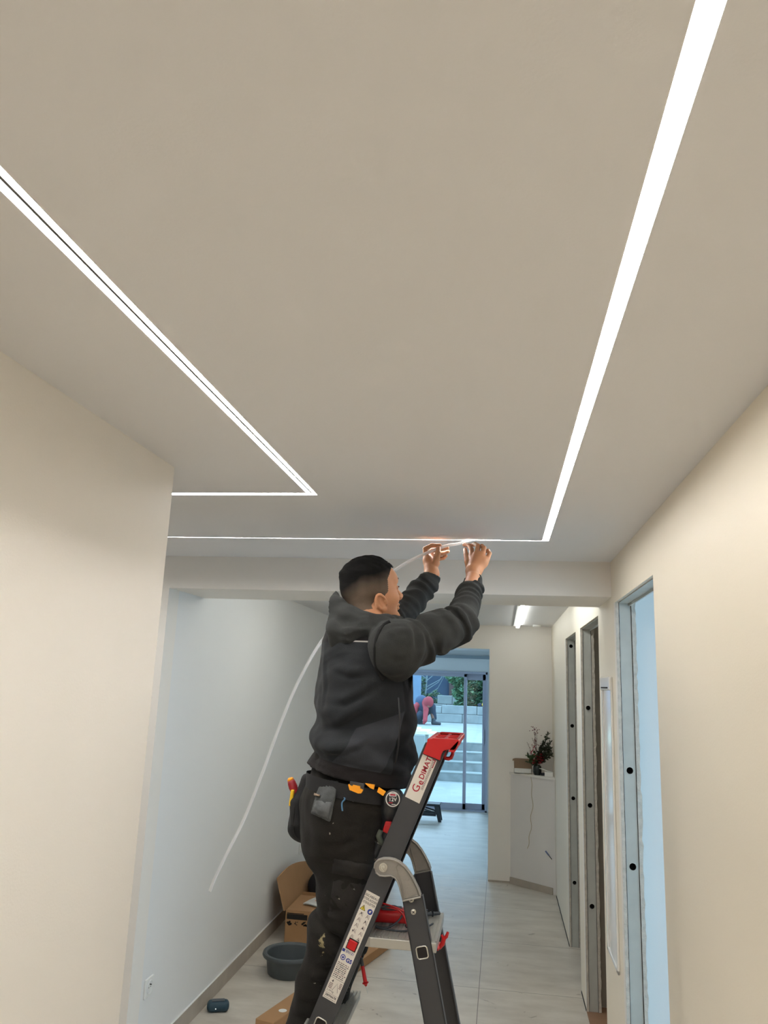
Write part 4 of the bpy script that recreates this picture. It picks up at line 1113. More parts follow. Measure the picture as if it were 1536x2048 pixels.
# --- vest
def interp(z,tab):
    zz=[r[0] for r in tab]; o=[np.interp(z,zz,[r[i] for r in tab]) for i in range(1,len(tab[0]))]; return o
Yt=2.52
rows=[] # (py, left px, right px, lateral half width)
for py,xl,xr,bw in [(1590,613,826,.190),(1550,613,827,.190),(1500,622,829,.190),(1450,628,830,.190),(1400,633,829,.192),(1350,637,824,.195),(1310,641,818,.190),(1285,645,812,.165),(1262,655,800,.13),(1240,672,788,.10)]:
    l=A(xl,py,Yt); r=A(xr,py,Yt); c=(l+r)/2; w=(r[0]-l[0])/2
    a=math.sqrt(max((w**2-(bw*math.sin(TH_B))**2),.004))/math.cos(TH_B)
    rows.append((c[2],c[0],c[1]-.0,a,bw))
rows.sort()
vest=Field((rows[0][1]-.30,Yt-.30,rows[0][0]-.04),(rows[0][1]+.34,Yt+.32,rows[-1][0]+.06),.0050)
sl,X,Y,Z=vest.sub(vest.lo,vest.lo+vest.n*vest.h)
zz=Z[0,0,:]; cx_,cy_,aa,bb=[v[None,None,:] for v in interp(zz,rows)]
fx=(X-cx_)*FB[0]+(Y-cy_)*FB[1]; ly=(X-cx_)*LB[0]+(Y-cy_)*LB[1]
bbx=np.where(fx<0,bb,bb)
e_=2.3
r0=(np.abs(fx/aa)**e_+np.abs(ly/bb)**e_)**(1/e_)
d=(r0-1)*np.minimum(aa,bb)*.95
ztop=rows[-1][0]-.015
hemz=A(720,1563,2.35)[2]
def hem_of(fxv,lyv): return hemz-.035*(fxv/.15)*.6+ .012*(lyv/.19)
hm=hem_of(fx,ly)
d=np.maximum(d,Z-ztop+.35*np.maximum(np.abs(ly)-.075,0))
# folds
u=(Z-1.6); 
dg=np.sin(60*u+22*fx+2.2*np.sin(9*fx+11*u+3*ly)+1.0)
fold=.0075*np.clip(dg,-.6,1)*np.exp(-((u+.12)/.10)**2)+0.0090*np.sin(34*u-16*fx-10*ly+1.7*np.sin(14*u))*np.exp(-((u-.02)/.12)**2)*.8
fold+=.0055*snoise(X,Y,Z,38,31,6)+.0018*snoise(X,Y,Z,95,33,6)
# armhole drag lines
d=d-fold
# ribbed hem band pulls in
band=np.exp(-((Z-hm-.040)/.010)**2); d=d+.006*band
d=np.maximum(d,hm-Z)
# shell: hollow from below
inner=np.maximum(d+.012,Z-(hemz+.10)); d=np.maximum(d,-np.maximum(d+.012,(Z-(hemz+.06))))
vest.d[:]=d
# armholes
for S_,E_ in ((ShR,ElR),(ShL,ElL)):
    ab=(E_-S_); L_=np.linalg.norm(ab); ab=ab/L_
    out=LB*(-1 if S_ is ShR else 1)
    o1=S_+out*.012; ax_=(ab*.75+out*.65); ax_/=np.linalg.norm(ax_)
    s_=(X-o1[0])*ax_[0]+(Y-o1[1])*ax_[1]+(Z-o1[2])*ax_[2]
    vest.d=np.maximum(vest.d,np.where(np.sqrt((X-o1[0])**2+(Y-o1[1])**2+(Z-o1[2])**2)<.15,s_+.010,-1))
# neck opening
dn=np.sqrt((X-neck[0])**2+(Y-neck[1])**2+((Z-neck[2]-.02)/1.2)**2)-.075
vest.d=np.maximum(vest.d,-dn)
fold_set(vest,[([(640,1452),(680,1442),(720,1417),(760,1380)],.010,.016),([(632,1486),(665,1500),(712,1490),(756,1462)],.010,.014),([(640,1396),(690,1398),(740,1372),(772,1352)],.008,.015),([(640,1524),(700,1534),(770,1526)],.007,.012),([(655,1325),(700,1344),(744,1338)],.007,.014),([(800,1385),(806,1420),(802,1460)],.006,.010),([(650,1300),(652,1360),(648,1420)],.005,.014),([(770,1480),(790,1440),(800,1400)],.006,.012)])
def vloc(V):
    cx,cy,a_,b_=interp(V[:,2],rows); fxv=(V[:,0]-cx)*FB[0]+(V[:,1]-cy)*FB[1]; lyv=(V[:,0]-cx)*LB[0]+(V[:,1]-cy)*LB[1]; return fxv,lyv
def a_side(V):
    fxv,lyv=vloc(V); z=V[:,2]
    edge=np.interp(z,[1.45,1.60,1.68,1.78,1.90],[.045,.055,.085,.075,.05]); return fxv-edge
def a_low(V):
    fxv,lyv=vloc(V); z=V[:,2]; return np.minimum(.075-np.abs(fxv+.03-0.55*(z-1.56)),1.655+.35*(fxv)-z)
def a_hem(V):
    fxv,lyv=vloc(V); return hem_of(fxv,lyv)+.040-V[:,2]
def a_yoke(V):
    fxv,lyv=vloc(V); return V[:,2]-(A(720,1284,2.38)[2]-.10*np.maximum(0,fxv))
def a_pipe(V): return .0022-np.abs(a_yoke(V)-.001)
M_vest=cloth_mat('vest_softshell',(35,37,39),(('yoke',(26,23,24)),('low',(50,52,56)),('side',(21,20,21)),('hem',(29,26,26)),('pipe',(176,172,164))),.75,.35,300,speck=1.45,var=.1)
def a_pipe2(V):
    fxv,lyv=vloc(V); return np.where((lyv<0)&(fxv>-.10)&(fxv<.06),a_pipe(V),-1)
field_object('vest',vest,M_vest,person,{'yoke':a_yoke,'low':a_low,'side':a_side,'hem':a_hem,'pipe':a_pipe2})
# vest zip pull and side pocket zip
mb=MB(); mb.tube([A(797,1395,2.30),A(800,1440,2.29),A(797,1490,2.29),A(791,1528,2.30)],[.0022]*4,6); mb.build('pocket_seam',mat('dark_seam',(18,18,20),.6),person,smooth=True)

# armhole binding where the sleeve leaves the vest
mb=MB(); pp=[surf2([hood,vest],x,y,2.15,.0030) for x,y in [(780,1243),(768,1250),(759,1262),(753,1278),(750,1298),(750,1318),(753,1336),(760,1350),(768,1358)]]
mb.tube(pp,.0066,8); mb.build('armhole_binding',mat('dark_binding',(10,10,11),.9),person,smooth=True)

# --- trousers
tr=Field((feet[0]-.26,2.20,.555),(feet[0]+.48,2.84,1.60),.0055)
pc=A(700,1585,2.50)
cR=[(692,1628,2.455),(692,1700,2.46),(694,1765,2.46),(692,1820,2.46),(668,1875,2.465),(636,1965,2.465),(613,2048,2.47),(604,2105,2.47)]
rR=[.120,.110,.094,.088,.082,.062,.058,.062]
cL=[(710,1625,2.60),(716,1700,2.60),(706,1765,2.59),(688,1865,2.57),(660,1965,2.57),(640,2040,2.57),(632,2085,2.57)]
rL=[.116,.108,.090,.078,.066,.060,.062]
tr.ell(pc-np.array([0,0,.02]),(.136,.165,.115),np.stack([FB,LB,[0,0,1]],1),.03)
tr.cone(pc+[0,0,.0],pc+np.array([.005,0,.14]),.128,.118,.03)
tr.chain([A(*p) for p in cR],rR,.02); tr.chain([A(*p) for p in cL],rL,.015)
tr.ell(A(652,1640,2.50),(.085,.15,.10),np.stack([FB,LB,[0,0,1]],1),.05)
# knee pad pockets
tr.ell(A(676,1880,2.44),(.055,.055,.11),None,.02)
tr.ell(A(650,1992,2.53),(.045,.045,.075),None,.012)
sl,X,Y,Z=tr.sub(tr.lo,tr.lo+tr.n*tr.h)
kz=A(672,1872,2.41)[2]
f1=.010*np.sin(55*(Z-kz)+30*(X)+2.5*np.sin(20*X+15*Z))*np.exp(-((Z-kz+.02)/.09)**2)
f2=.010*np.sin(38*(Z-1.3)-38*X+2*np.sin(12*Z+8*Y))*np.exp(-((Z-1.27)/.10)**2)
f3=.009*np.sin(70*(Z-.72)+1.5*np.sin(25*X))*np.exp(-((Z-.70)/.09)**2)
tr.d=tr.d-f1-f2-f3-.005*snoise(X,Y,Z,42,51,6)-.0022*snoise(X,Y,Z,110,52,6)
fold_set(tr,[([(625,1706),(665,1718),(718,1694),(752,1664)],.012,.018),([(638,1756),(688,1740),(742,1748)],.009,.014),([(632,1670),(680,1680),(730,1655)],.007,.014),([(608,1904),(650,1926),(692,1918)],.010,.014),([(598,1944),(636,1954),(668,1946)],.009,.012),([(592,1985),(624,1994),(650,1988)],.007,.010),([(638,1800),(670,1812),(712,1800)],.008,.013),([(585,2015),(612,2026),(634,2018)],.007,.010),([(640,1846),(672,1860),(700,1850)],.007,.011)])
tr.d=np.maximum(tr.d,.625-Z)
def t_rel(p): return tuple(np.array(p)-feet)
M_tr=cloth_mat('work_trousers',(36,34,31),(('pad',(64,61,56)),),.9,.7,420,speck=1.36,var=.28,
   stains=[(t_rel(A(634,1900,2.33)),(.018,.06,.040),(150,138,104)),(t_rel(A(704,1788,2.32)),(.010,.06,.008),(190,186,178)),(t_rel(A(682,1826,2.30)),(.012,.06,.010),(190,150,50))])
pad1=A(648,1990,2.53)
def a_pad(V): return 1-np.sqrt(((V[:,0]-pad1[0])/.06)**2+((V[:,2]-pad1[2])/.085)**2+((V[:,1]-2.55)/.10)**2)
to=field_object('trousers',tr,M_tr,person,{'pad':a_pad})
to_d=tr
# thigh cargo pocket and flap laid on the near thigh
def surf(px,py,Yg,off=.002):
    """point on the trouser surface seen along a ray, found by marching the solid"""
    o=np.array([0,0,H_CAM]); p=A(px,py,2.25); dr=(p-o)/np.linalg.norm(p-o); t=np.linalg.norm(p-o)
    for _ in range(400):
        q=o+dr*t; i=((q-tr.lo)/tr.h).astype(int)
        if (i<0).any() or (i>=tr.n).any() or tr.d[tuple(i)]>0: t+=.002
        else: break
        if t>3.2: q=A(px,py,Yg); break
    return q-dr*off
def cloth_patch(mb,quadpx,nu,nv,thick,mi=0,puff=0):
    (a,b,c,d_)=quadpx; vs=[]
    for i in range(nu+1):
        for j in range(nv+1):
            u=i/nu;v=j/nv
            px=(a[0]*(1-u)+b[0]*u)*(1-v)+(d_[0]*(1-u)+c[0]*u)*v; py=(a[1]*(1-u)+b[1]*u)*(1-v)+(d_[1]*(1-u)+c[1]*u)*v
            e=thick*(1 if 0<i<nu and 0<j<nv else -.6)+puff*math.sin(math.pi*u)*math.sin(math.pi*v)
            vs.append(Vector(surf(px,py,2.35,e)))
    mb.add(vs,[(i*(nv+1)+j,(i+1)*(nv+1)+j,(i+1)*(nv+1)+j+1,i*(nv+1)+j+1) for i in range(nu) for j in range(nv)],mi)
M_tr2=cloth_mat('trouser_pocket',(47,45,43),(),.9,.6,420,var=.2)
mb=MB(); cloth_patch(mb,[(662,1752),(752,1770),(735,1862),(650,1838)],14,14,.006); mb.build('cargo_pocket',M_tr2,person,smooth=True)
mb=MB(); cloth_patch(mb,[(664,1712),(760,1730),(750,1768),(658,1750)],14,6,.010); mb.build('pocket_flap',M_tr2,person,smooth=True)
# holster pocket
M_hp=cloth_mat('holster_pocket',(78,80,80),(),.9,.7,380,speck=1.3,var=.3)
mb=MB(); cloth_patch(mb,[(640,1556),(680,1560),(662,1648),(618,1628)],12,16,.017,0,.012); mb.build('holster_pocket',M_hp,person,smooth=True)
mb=MB(); cloth_patch(mb,[(629,1597),(668,1601),(658,1643),(620,1625)],10,10,.023,0,.014); mb.build('holster_pocket_front',mat('holster_front',(84,86,87),.85,bump=.6,bscale=380,var=.25,vscale=30),person,smooth=True)
mb=MB(); cloth_patch(mb,[(626,1584),(644,1588),(643,1596),(625,1592)],4,3,.036); mb.build('patch_label',mat('beige_patch',(150,128,108),.8),person)
# boots standing on the second step
M_boot=mat('work_boot',(30,28,27),.6,bump=.4,bscale=160,var=.2)
for ank,nm in ((A(604,2108,2.46),0),(A(634,2088,2.58),1)):
    fb=Field((ank[0]-.14,ank[1]-.10,.54),(ank[0]+.26,ank[1]+.12,.74),.006)
    hd=np.array([1,.05,0]); base=np.array([ank[0],ank[1],.60])
    fb.chain([base+[0,0,.09],base+[0,0,.0]],[.055,.052],.02); fb.cone(base+[-.03,0,-.01],base+[.15,.008,-.015],.042,.040,.02)
    sl,X,Y,Z=fb.sub(fb.lo,fb.lo+fb.n*fb.h); fb.d=np.maximum(fb.d,.545-Z); fb.d=np.maximum(fb.d,Z-.70)
    field_object('boot',fb,M_boot,person)
# ------------------------------------------------------------------ the stepladder
YNR,YFR=2.35,2.65
M_lad=mat('ladder_anthracite',(62,63,66),.42,metal=.15,bump=.05)
M_cast=mat('cast_aluminium',(150,146,140),.45,metal=.5,bump=.35,bscale=300)
M_tread=mat('aluminium_tread',(176,174,166),.4,metal=.45,var=.05)
M_red=mat('red_plastic',(186,16,22),.35,bump=.05)
M_screw=mat('screw_metal',(200,198,190),.25,metal=.8)
M_stk=mat('sticker_white',(222,216,206),.45)
M_stk_red=mat('print_red',(170,34,52),.5); M_stk_grey=mat('print_grey',(120,96,96),.6); M_stk_blk=mat('print_dark',(52,50,56),.6); M_stk_blue=mat('print_blue',(38,56,140),.5); M_stk_yel=mat('print_yellow',(226,206,50),.5)
G=lambda px,py,Y=YNR: at(px,py,Y)
Pt=(G(845.8,1506.7)+G(879,1520))/2
Pb=(G(621.5,2048)+G(662,2040))/2
ax=(Pt-Pb).normalized(); ax.y=0; ax.normalize()
Pt.y=Pb.y=0
base_t=Pt.z/ax.z
Pfoot=Pt-ax*base_t
wd=.064; ny=Vector((0,1,0)); per=Vector((ax.z,0,-ax.x))   # towards the rear legs
lad=thing('stepladder','dark grey stepladder with red tray top and aluminium steps under the worker','ladder',(Pfoot.x+.3,2.5,0))
def rail(mb, P0, P1, y0, y1, w, t=.0022, side=-1):
    """C section rail: web on the outer side with two flanges"""
    a=(P1-P0).normalized(); p=Vector((a.z,0,-a.x)); R_=Matrix((p,Vector((0,1,0)),a)).transposed(); L=(P1-P0).length; c=(P0+P1)/2
    web=y0 if side<0 else y1-.004
    mb.obox(Vector((c.x,web+.002,c.z)),(w,.004,L),R_,.0015)
    for s in (-1,1): mb.obox(Vector((c.x,(y0+y1)/2,c.z))+p*s*(w/2-.002),(.004,y1-y0,L),R_,.0012)
topP=Pt+ax*.03
for (y0,y1,sd) in ((YNR,YNR+.028,-1),(YFR-.028,YFR,1)):
    mb=MB(); rail(mb,Pfoot+ax*.02,topP,y0,y1,wd,side=sd); mb.build('front_rail',M_lad,lad)
    mb=MB(); mb.obox(Pfoot+ax*.02+Vector((0,(y0+y1)/2,0)),(wd+.012,.036,.05),Matrix((per,ny,ax)).transposed(),.006); mb.build('rubber_foot',M_blk,lad)
# rear legs
R0=(G(807,1798)+G(843,1791))/2; R1=(G(850.5,2048)+G(890,2048))/2
R0.y=R1.y=0; ra=(R1-R0).normalized(); Rfoot=R0+ra*((R0.z)/(-ra.z)); rtop=R0-ra*.10
for (y0,y1,sd) in ((YNR-.004,YNR+.022,-1),(YFR-.022,YFR+.004,1)):
    mb=MB(); rail(mb,Rfoot-ra*.02,R0-ra*.0,y0,y1,.060,side=sd); mb.build('rear_leg',M_lad,lad)
    mb=MB(); mb.obox(Rfoot-ra*.02+Vector((0,(y0+y1)/2,0)),(.072,.034,.05),Matrix((Vector((-ra.z,0,ra.x)),ny,-ra)).transposed(),.006); mb.build('rubber_foot',M_blk,lad)
for s in (.35,.75):
    mb=MB(); q=Rfoot.lerp(R0,s*.6); mb.obox(Vector((q.x,2.5,q.z)),(.03,.30,.012),Matrix((Vector((-ra.z,0,ra.x)),ny,-ra)).transposed(),.002); mb.build('rear_brace',M_lad,lad)
# cast hinge brackets
out=[(751,1733),(752,1724),(758,1718),(768,1715),(780,1715),(790,1717),(800,1722),(811,1731),(821,1744),(830,1760),(838,1776),(842,1788),(842.5,1790.5),(807,1798),(805,1786),(801,1771),(797,1760),(791,1752),(783,1748),(772,1749),(761,1748),(754,1742)]
inn=[(798,1726),(806,1731),(816,1742),(826,1759),(834,1776),(838,1788),(811,1793),(808,1779),(803,1760),(797,1742),(794,1732)]
for yo,dy,inner_y in ((YNR-.016,.012,-1),(YFR+.004,.012,1)):
    mb=MB(); pts=[G(x,y) for x,y in out]; pts=[Vector((p.x,yo,p.z)) for p in pts]
    mb.prism(pts,(0,dy,0),0)
    yy=yo-.0025 if inner_y<0 else yo+dy+.0025
    rim=[Vector((p.x,yy,p.z)) for p in pts]; mb.tube(rim,.0028,8,True,0)
    rp=[Vector((G(x,y).x,yy,G(x,y).z)) for x,y in inn]; mb.tube(rp,.0013,6,True,0)
    # same face seen from the inside
    yi=yo+dy+.0015 if inner_y<0 else yo-.0015
    mb.tube([Vector((p.x,yi,p.z)) for p in pts],.0024,8,True,0); mb.tube([Vector((p.x,yi,p.z)) for p in rp],.0014,6,True,0)
    br=mb.build('hinge_bracket',M_cast,lad,smooth=True,angle=30)
    c=G(768.5,1732); c.y=yo-.001 if inner_y<0 else yo+dy+.001; ax_=(0,-1,0) if inner_y<0 else (0,1,0)
    mb=MB(); mb.lathe([(.0125,0),(.0125,.0018),(.0095,.0022),(.0095,.0005),(.0068,.0006),(.0066,.005),(.003,.0055),(.0028,.003),(0,.003)],c,24,ax_); mb.build('pivot_bolt',M_screw,br,smooth=True,angle=40)
for (x,y) in ((822.5,1799),(827,1823.5)):
    c=G(x,y,YNR-.004); mb=MB(); mb.lathe([(.0085,0),(.0082,.0022),(.006,.0042),(0,.0052)],c,20,(0,-1,0))
    mb.obox(c+Vector((0,-.0052,0)),(.009,.0006,.0016),Matrix.Rotation(.5,3,'Y'),mi=1); mb.obox(c+Vector((0,-.0052,0)),(.009,.0006,.0016),Matrix.Rotation(2.07,3,'Y'),mi=1)
    mb.build('screw',[M_screw,M_dark],lad,smooth=True,angle=40)
# square rung ends
def square_end(px,py,Pa,aa):
    c=G(px,py,YNR-.005); R_=Matrix((Vector((aa.z,0,-aa.x)),ny,aa)).transposed()
    mb=MB(); h=.0155; pts=[]
    for k in range(24):
        w=2*math.pi*k/24+.13; cc,ss=math.cos(w),math.sin(w); n_=6; rr=h/((abs(cc)**n_+abs(ss)**n_)**(1/n_)); pts.append(c+R_@Vector((rr*cc,0,rr*ss)))
    mb.tube(pts,.0022,8,True,0); mb.prism([p+Vector((0,-.0004,0)) for p in pts],(0,.001,0),1)
    mb.build('rung_end',[M_screw,M_dark],lad,smooth=True,angle=30)
square_end(844.5,1905,None,-ra); square_end(640,2049,None,ax)
# steps
def railx(z): return Pfoot.x+ax.x*(z/ax.z)
for k,z in enumerate((.273,.545,.815)):
    x=railx(z); mb=MB()
    mb.box((x-.045,YNR+.005,z-.024),(x+.068,YFR-.005,z-.004),.003)
    n=11
    for i in range(n):
        xx=x-.043+(.109)*i/(n-1); mb.box((xx-.0032,YNR+.005,z-.005),(xx+.0032,YFR-.005,z),mi=0)
    mb.build('step',M_tread,lad)
# platform
zP=G(800,1878).z; xp0=railx(zP)+.0; xp1=G(873,1877).x
mb=MB(); mb.box((xp0-.03,YNR+.005,zP-.030),(xp1,YFR-.005,zP-.003),.003)
n=26
for i in range(n):
    xx=xp0-.028+(xp1-xp0+.026)*i/(n-1); mb.box((xx-.0022,YNR+.008,zP-.004),(xx+.0022,YFR-.008,zP))
mb.box((xp0+.038,YNR-.002,zP-.028),(xp1-.0,YNR+.006,zP-.002),.002)
mb.build('platform',M_tread,lad)
mb=MB()
def hookpts(pts,Y): return [at(x,y,Y) for x,y in pts]
hp_=[(869,1886),(877,1884),(884,1876),(885,1866),(890,1861),(894,1856)]
Yh=2.43
mb.tube([Vector((xp1-.02,Yh,zP-.036)),Vector((xp1+.004,Yh,zP-.036)),Vector((xp1+.012,Yh,zP-.026)),Vector((xp1+.016,Yh,zP-.012)),Vector((xp1+.023,Yh,zP-.006)),Vector((xp1+.027,Yh,zP+.006))],[.005,.007,.007,.006,.005,.0035],10)
mb.tube([Vector((xp1+.014,Yh,zP-.014)),Vector((xp1+.009,Yh,zP-.003))],[.005,.0035],8)
mb.box((xp1-.010,2.40,zP-.038),(xp1+.004,2.46,zP-.030),.003)
mb.build('platform_clip',M_red,lad,smooth=True,angle=40)
# red tray top
out=[(845.8,1507),(851,1493),(855.5,1481.5),(866,1476.5),(905,1478.5),(917,1479.5),(916.5,1485),(914,1492),(909,1499.5),(891,1499.5),(886,1502.5),(883,1508),(879.5,1520.5)]
mb=MB(); Yc=2.335
pts=[at(x,y,Yc) for x,y in out]
mb.prism(pts,(0,.034,0)); mb.prism([p+Vector((0,.300,0)) for p in pts],(0,.034,0))
zt=max(p.z for p in pts)
xA=at(857,1480,Yc).x; xB=at(917,1480,Yc).x; zl=zt-.002
mb.box((xA,Yc+.03,zt-.014),(xB,Yc+.31,zt-.009),.001)
mb.box((xA-.004,Yc+.002,zt-.014),(xA+.012,Yc+.332,zl),.003); mb.box((xB-.010,Yc+.002,zt-.016),(xB+.003,Yc+.332,zl),.003)
mb.box(((xA+xB)/2-.004,Yc+.02,zt-.013),((xA+xB)/2+.006,Yc+.31,zl-.001),.002)
for yy in (Yc+.028,Yc+.13,Yc+.22,Yc+.300): mb.box((xA,yy,zt-.013),(xB,yy+.006,zl),.002)
mb.prism([Vector((xB-.002,Yc,zt-.004)),Vector((xB+.003,Yc,zt-.006)),Vector((xB-.010,Yc,zt-.036)),Vector((xB-.03,Yc,zt-.036))],(0,.33,0))
mb.build('tray_top',M_red,lad)
mb=MB()
a_=[(890,1500),(888,1511),(891,1516.5),(897,1517.5),(902,1515.5),(905,1509),(906,1501.5)]
mb.tube([at(x,y,2.46) for x,y in a_],[.0065,.0062,.006,.006,.006,.0055,.005],10); mb.build('bucket_hook',M_red,lad,smooth=True)
# stickers
ys=YNR-.0006
def SV(px,py): q=G(px,py,ys); return q
def onrail(s,o): # s metres down from the top of the web along the rail, o across (0 centre, + towards the rear legs)
    q=Pt-ax*s+per*o; return Vector((q.x,ys,q.z))
def sdist(px,py):
    q=G(px,py,ys); q=Vector((q.x,0,q.z)); return -(q-Pt).dot(ax), (q-Pt).dot(per)
s0,_=sdist(860,1515); s1,_=sdist(824,1602)
g=thing  # noqa
mb=MB(); w1=.0235
s0=sdist(858,1514)[0]; s1=sdist(824,1600)[0]
def quad_r(mb,sa,sb,oa,ob,mi,lift=0): mb.quad(*[onrail(a,b)+Vector((0,-lift,0)) for a,b in ((sa,oa),(sb,oa),(sb,ob),(sa,ob))],mi)
quad_r(mb,s0,s1,-w1-.002,w1-.003,0)
XD=ax; YD=-per      # reading upwards
def txt(mb,body,s,o,size,mi,xd,yd,bold=0,align='LEFT',xs=1.0):
    text_into(mb,body,onrail(s,o),xd,yd,size,mi,bold,align,.0004,xs)
txt(mb,'G',s1-.024,-.0045,.031,1,ax,-per,.008)
txt(mb,'e',s1-.049,.000,.026,1,ax,-per,.02)
txt(mb,'DIMAT',s1-.0645,-.0022,.0215,1,ax,-per,.02,xs=1.02)
# small framed line below the word
sA=s1-.038; sB=s1-.127
quad_r(mb,sA,sB,.0082,.0146,2,.0002); quad_r(mb,sA-.001,sB+.0,.0092,.0136,0,.0004)
for i in range(17):
    a=sA-.003-i*.0050; quad_r(mb,a,a-.0034,.0104,.0126,2,.0006)
quad_r(mb,sB+.018,sB-.002,.0150,.0172,1,.0004); quad_r(mb,sB-.001,sB-.004,.0065,.0172,1,.0004); quad_r(mb,sB+.020,sB+.018,.0136,.0172,1,.0004)
mb.build('shop_sticker',[M_stk,M_stk_red,M_stk_grey],lad)['label']='white sticker with dark red lettering'
# long instruction label
mb=MB(); sa=sdist(748,1791)[0]; sb=sdist(658,2000)[0]; w2=.0215
sa=sdist(745,1786)[0]
quad_r(mb,sa,sb,-w2-.002,w2-.003,0)
def tl(body,f,size,mi=1,o=-.0235+.0015,bold=.01,xs=1.0,align='LEFT'): 
    txt(mb,body,sa+f,o,size,mi,per,ax,bold,align,xs)
tl('ESCABEAU',.011,.0092,o=-.0025,align='CENTER',xs=.9); tl('STEPLADDER',.021,.0092,o=-.0025,align='CENTER',xs=.78); tl('STEHLEITER',.031,.0092,o=-.0025,align='CENTER',xs=.80)
# warning triangle and blue disc
c=onrail(sa+.047,-.0135)+Vector((0,-.0004,0)); mb.add([c+ax*.0075,c-ax*.006-per*.008,c-ax*.006+per*.008],[(0,1,2)],4)
c2=c+Vector((0,-.0002,0)); 
for i in range(3):
    e0=[ax*.0075,-ax*.006-per*.008,-ax*.006+per*.008]; mb.tube([c+e0[i],c+e0[(i+1)%3]],.0006,4,mi=1)
mb.obox(c2,(.0018,.0004,.007),Matrix.Rotation(.2,3,'Y'),mi=1)
c=onrail(sa+.049,.0090); mb.lathe([(.0078,0),(.0001,.0004)],c,22,(0,-1,0),mi=3)
mb.obox(c+Vector((-.0005,-.0008,.000)),(.005,.0004,.005),Matrix.Rotation(.6,3,'Y'),mi=0); mb.obox(c+Vector((.002,-.0008,.002)),(.0035,.0004,.003),Matrix.Rotation(-.2,3,'Y'),mi=0)
rnd=random.Random(5)
for r_ in range(6):
    for cc in (-.013,.0075):
        f=.064+r_*.0165; o=onrail(sa+f,cc)+Vector((0,-.0003,0))
        # small pictograms: a little ladder outline, figure and cross line
        mb.tube([o-per*.004-ax*.005,o+ax*.005],.0005,4,mi=2); mb.tube([o+per*.004-ax*.005,o+ax*.005],.0005,4,mi=2); mb.tube([o-per*.0025-ax*.001,o+per*.0025-ax*.001],.0004,4,mi=2)
        if rnd.random()<.7: mb.obox(o+per*rnd.uniform(-.003,.003)+ax*rnd.uniform(-.002,.003)+Vector((0,-.0003,0)),(.0028,.0004,.0045),Matrix.Rotation(rnd.uniform(-.8,.8),3,'Y'),mi=1)
        mb.tube([o+per*.0065-ax*.006,o+per*.0045+ax*.006],.00035,4,mi=2)
fr=sdist(706,1887)[0]-sa
txt(mb,'EN131',sa+fr+.0265,.001,.0098,3,per,ax,.015,'CENTER',.9); quad_r(mb,sa+fr+.0225,sa+fr+.0305,-.0225,-.0145,3,.0003)
c=onrail(sa+fr+.045,-.0125); n=20; mb.tube([c+per*.0062*math.cos(2*math.pi*k/n)+ax*.0068*math.sin(2*math.pi*k/n) for k in range(n)],.0012,5,True,3); mb.obox(c,(.0055,.0006,.0055),Matrix.Rotation(.7,3,'Y'),mi=3)
txt(mb,'GS',sa+fr+.047,.007,.0150,3,per,ax,.04,'CENTER')
for i in range(9):
    f=sa+fr+.060+i*.0048
    x0=-.020
    while x0<.014:
        wv=rnd.uniform(.002,.006)
        if x0+wv<.0165: quad_r(mb,f,f+.0022,x0,x0+wv,1 if i%3 else 2,.0003)
        x0+=wv+rnd.uniform(.0008,.003)
quad_r(mb,sa+fr+.104,sa+fr+.1048,-.0235,.0185,1,.0003)
txt(mb,'4',sa+fr+.113,-.016,.011,1,per,ax,.02)
c=onrail(sa+fr+.124,.002)+Vector((0,-.0004,0)); mb.tube([c-per*.008-ax*.012,c+ax*.010,c+per*.009-ax*.012],.0005,4,mi=1)
for i in range(4): quad_r(mb,sa+fr+.119+i*.004,sa+fr+.121+i*.004,-.020,-.009,2,.0003); quad_r(mb,sa+fr+.110+i*.004,sa+fr+.112+i*.004,.009,.016,2,.0003)
txt(mb,'2.74 kg',sa+fr+.139,-.021,.0075,1,per,ax,.0)
quad_r(mb,sa+fr+.1455,sa+fr+.1462,-.0235,.0185,2,.0003)
txt(mb,'28096678',sa+fr+.152,-.0025,.0085,1,per,ax,.02,'CENTER',1.0)
x0=-.020
while x0<.015:
    wv=rnd.choice([.0006,.001,.0016]); quad_r(mb,sa+fr+.158,sb-.0025,x0,x0+wv,1,.0003); x0+=wv+rnd.choice([.0007,.001,.0015])
mb.build('instruction_label',[M_stk,M_stk_blk,M_stk_grey,M_stk_blue,M_stk_yel],lad)['label']='long white instruction sticker with pictograms and barcode'
# red square plug
mb=MB(); c=onrail(sa+fr+.004,-.0015); RR=Matrix((per,ny,ax)).transposed()
mb.obox(c+Vector((0,-.001,0)),(.0300,.003,.0300),RR,.0012,mi=1); mb.obox(c+Vector((0,-.003,0)),(.0255,.006,.0255),RR,.0025,mi=0)
mb.build('red_plug',[M_red,M_dark],lad)

# ------------------------------------------------------------------ things on and around the ladder
zt_=zP+.001
t=thing('multimeter','red and black voltage tester lying on the ladder platform','tester',(G(790,1860,2.5).x,2.50,zP))
xm=at(785,1850,2.48).x
mb=MB(); mb.obox((xm,2.49,zP+.020),(.150,.045,.034),Rz(.10),.010,seg=3); mb.obox((xm+.045,2.50,zP+.024),(.05,.05,.03),Rz(.1),.008); mb.build('housing',M_red,t,smooth=True,angle=40)
mb=MB(); mb.obox((xm-.005,2.495,zP+.038),(.06,.034,.008),Rz(.1),.002); mb.build('display_panel',M_blk,t)
mb=MB(); rnd=random.Random(12)
def spl(P,n=6):
    P=[Vector(p) for p in P]; o=[]
    for i in range(len(P)-1):
        p0=P[max(i-1,0)];p1=P[i];p2=P[i+1];p3=P[min(i+2,len(P)-1)]
        for k in range(n):
            s=k/n; o.append(.5*((2*p1)+(p2-p0)*s+(2*p0-5*p1+4*p2-p3)*s*s+(3*p1-p0-3*p2+p3)*s**3))
    o.append(P[-1]); return o
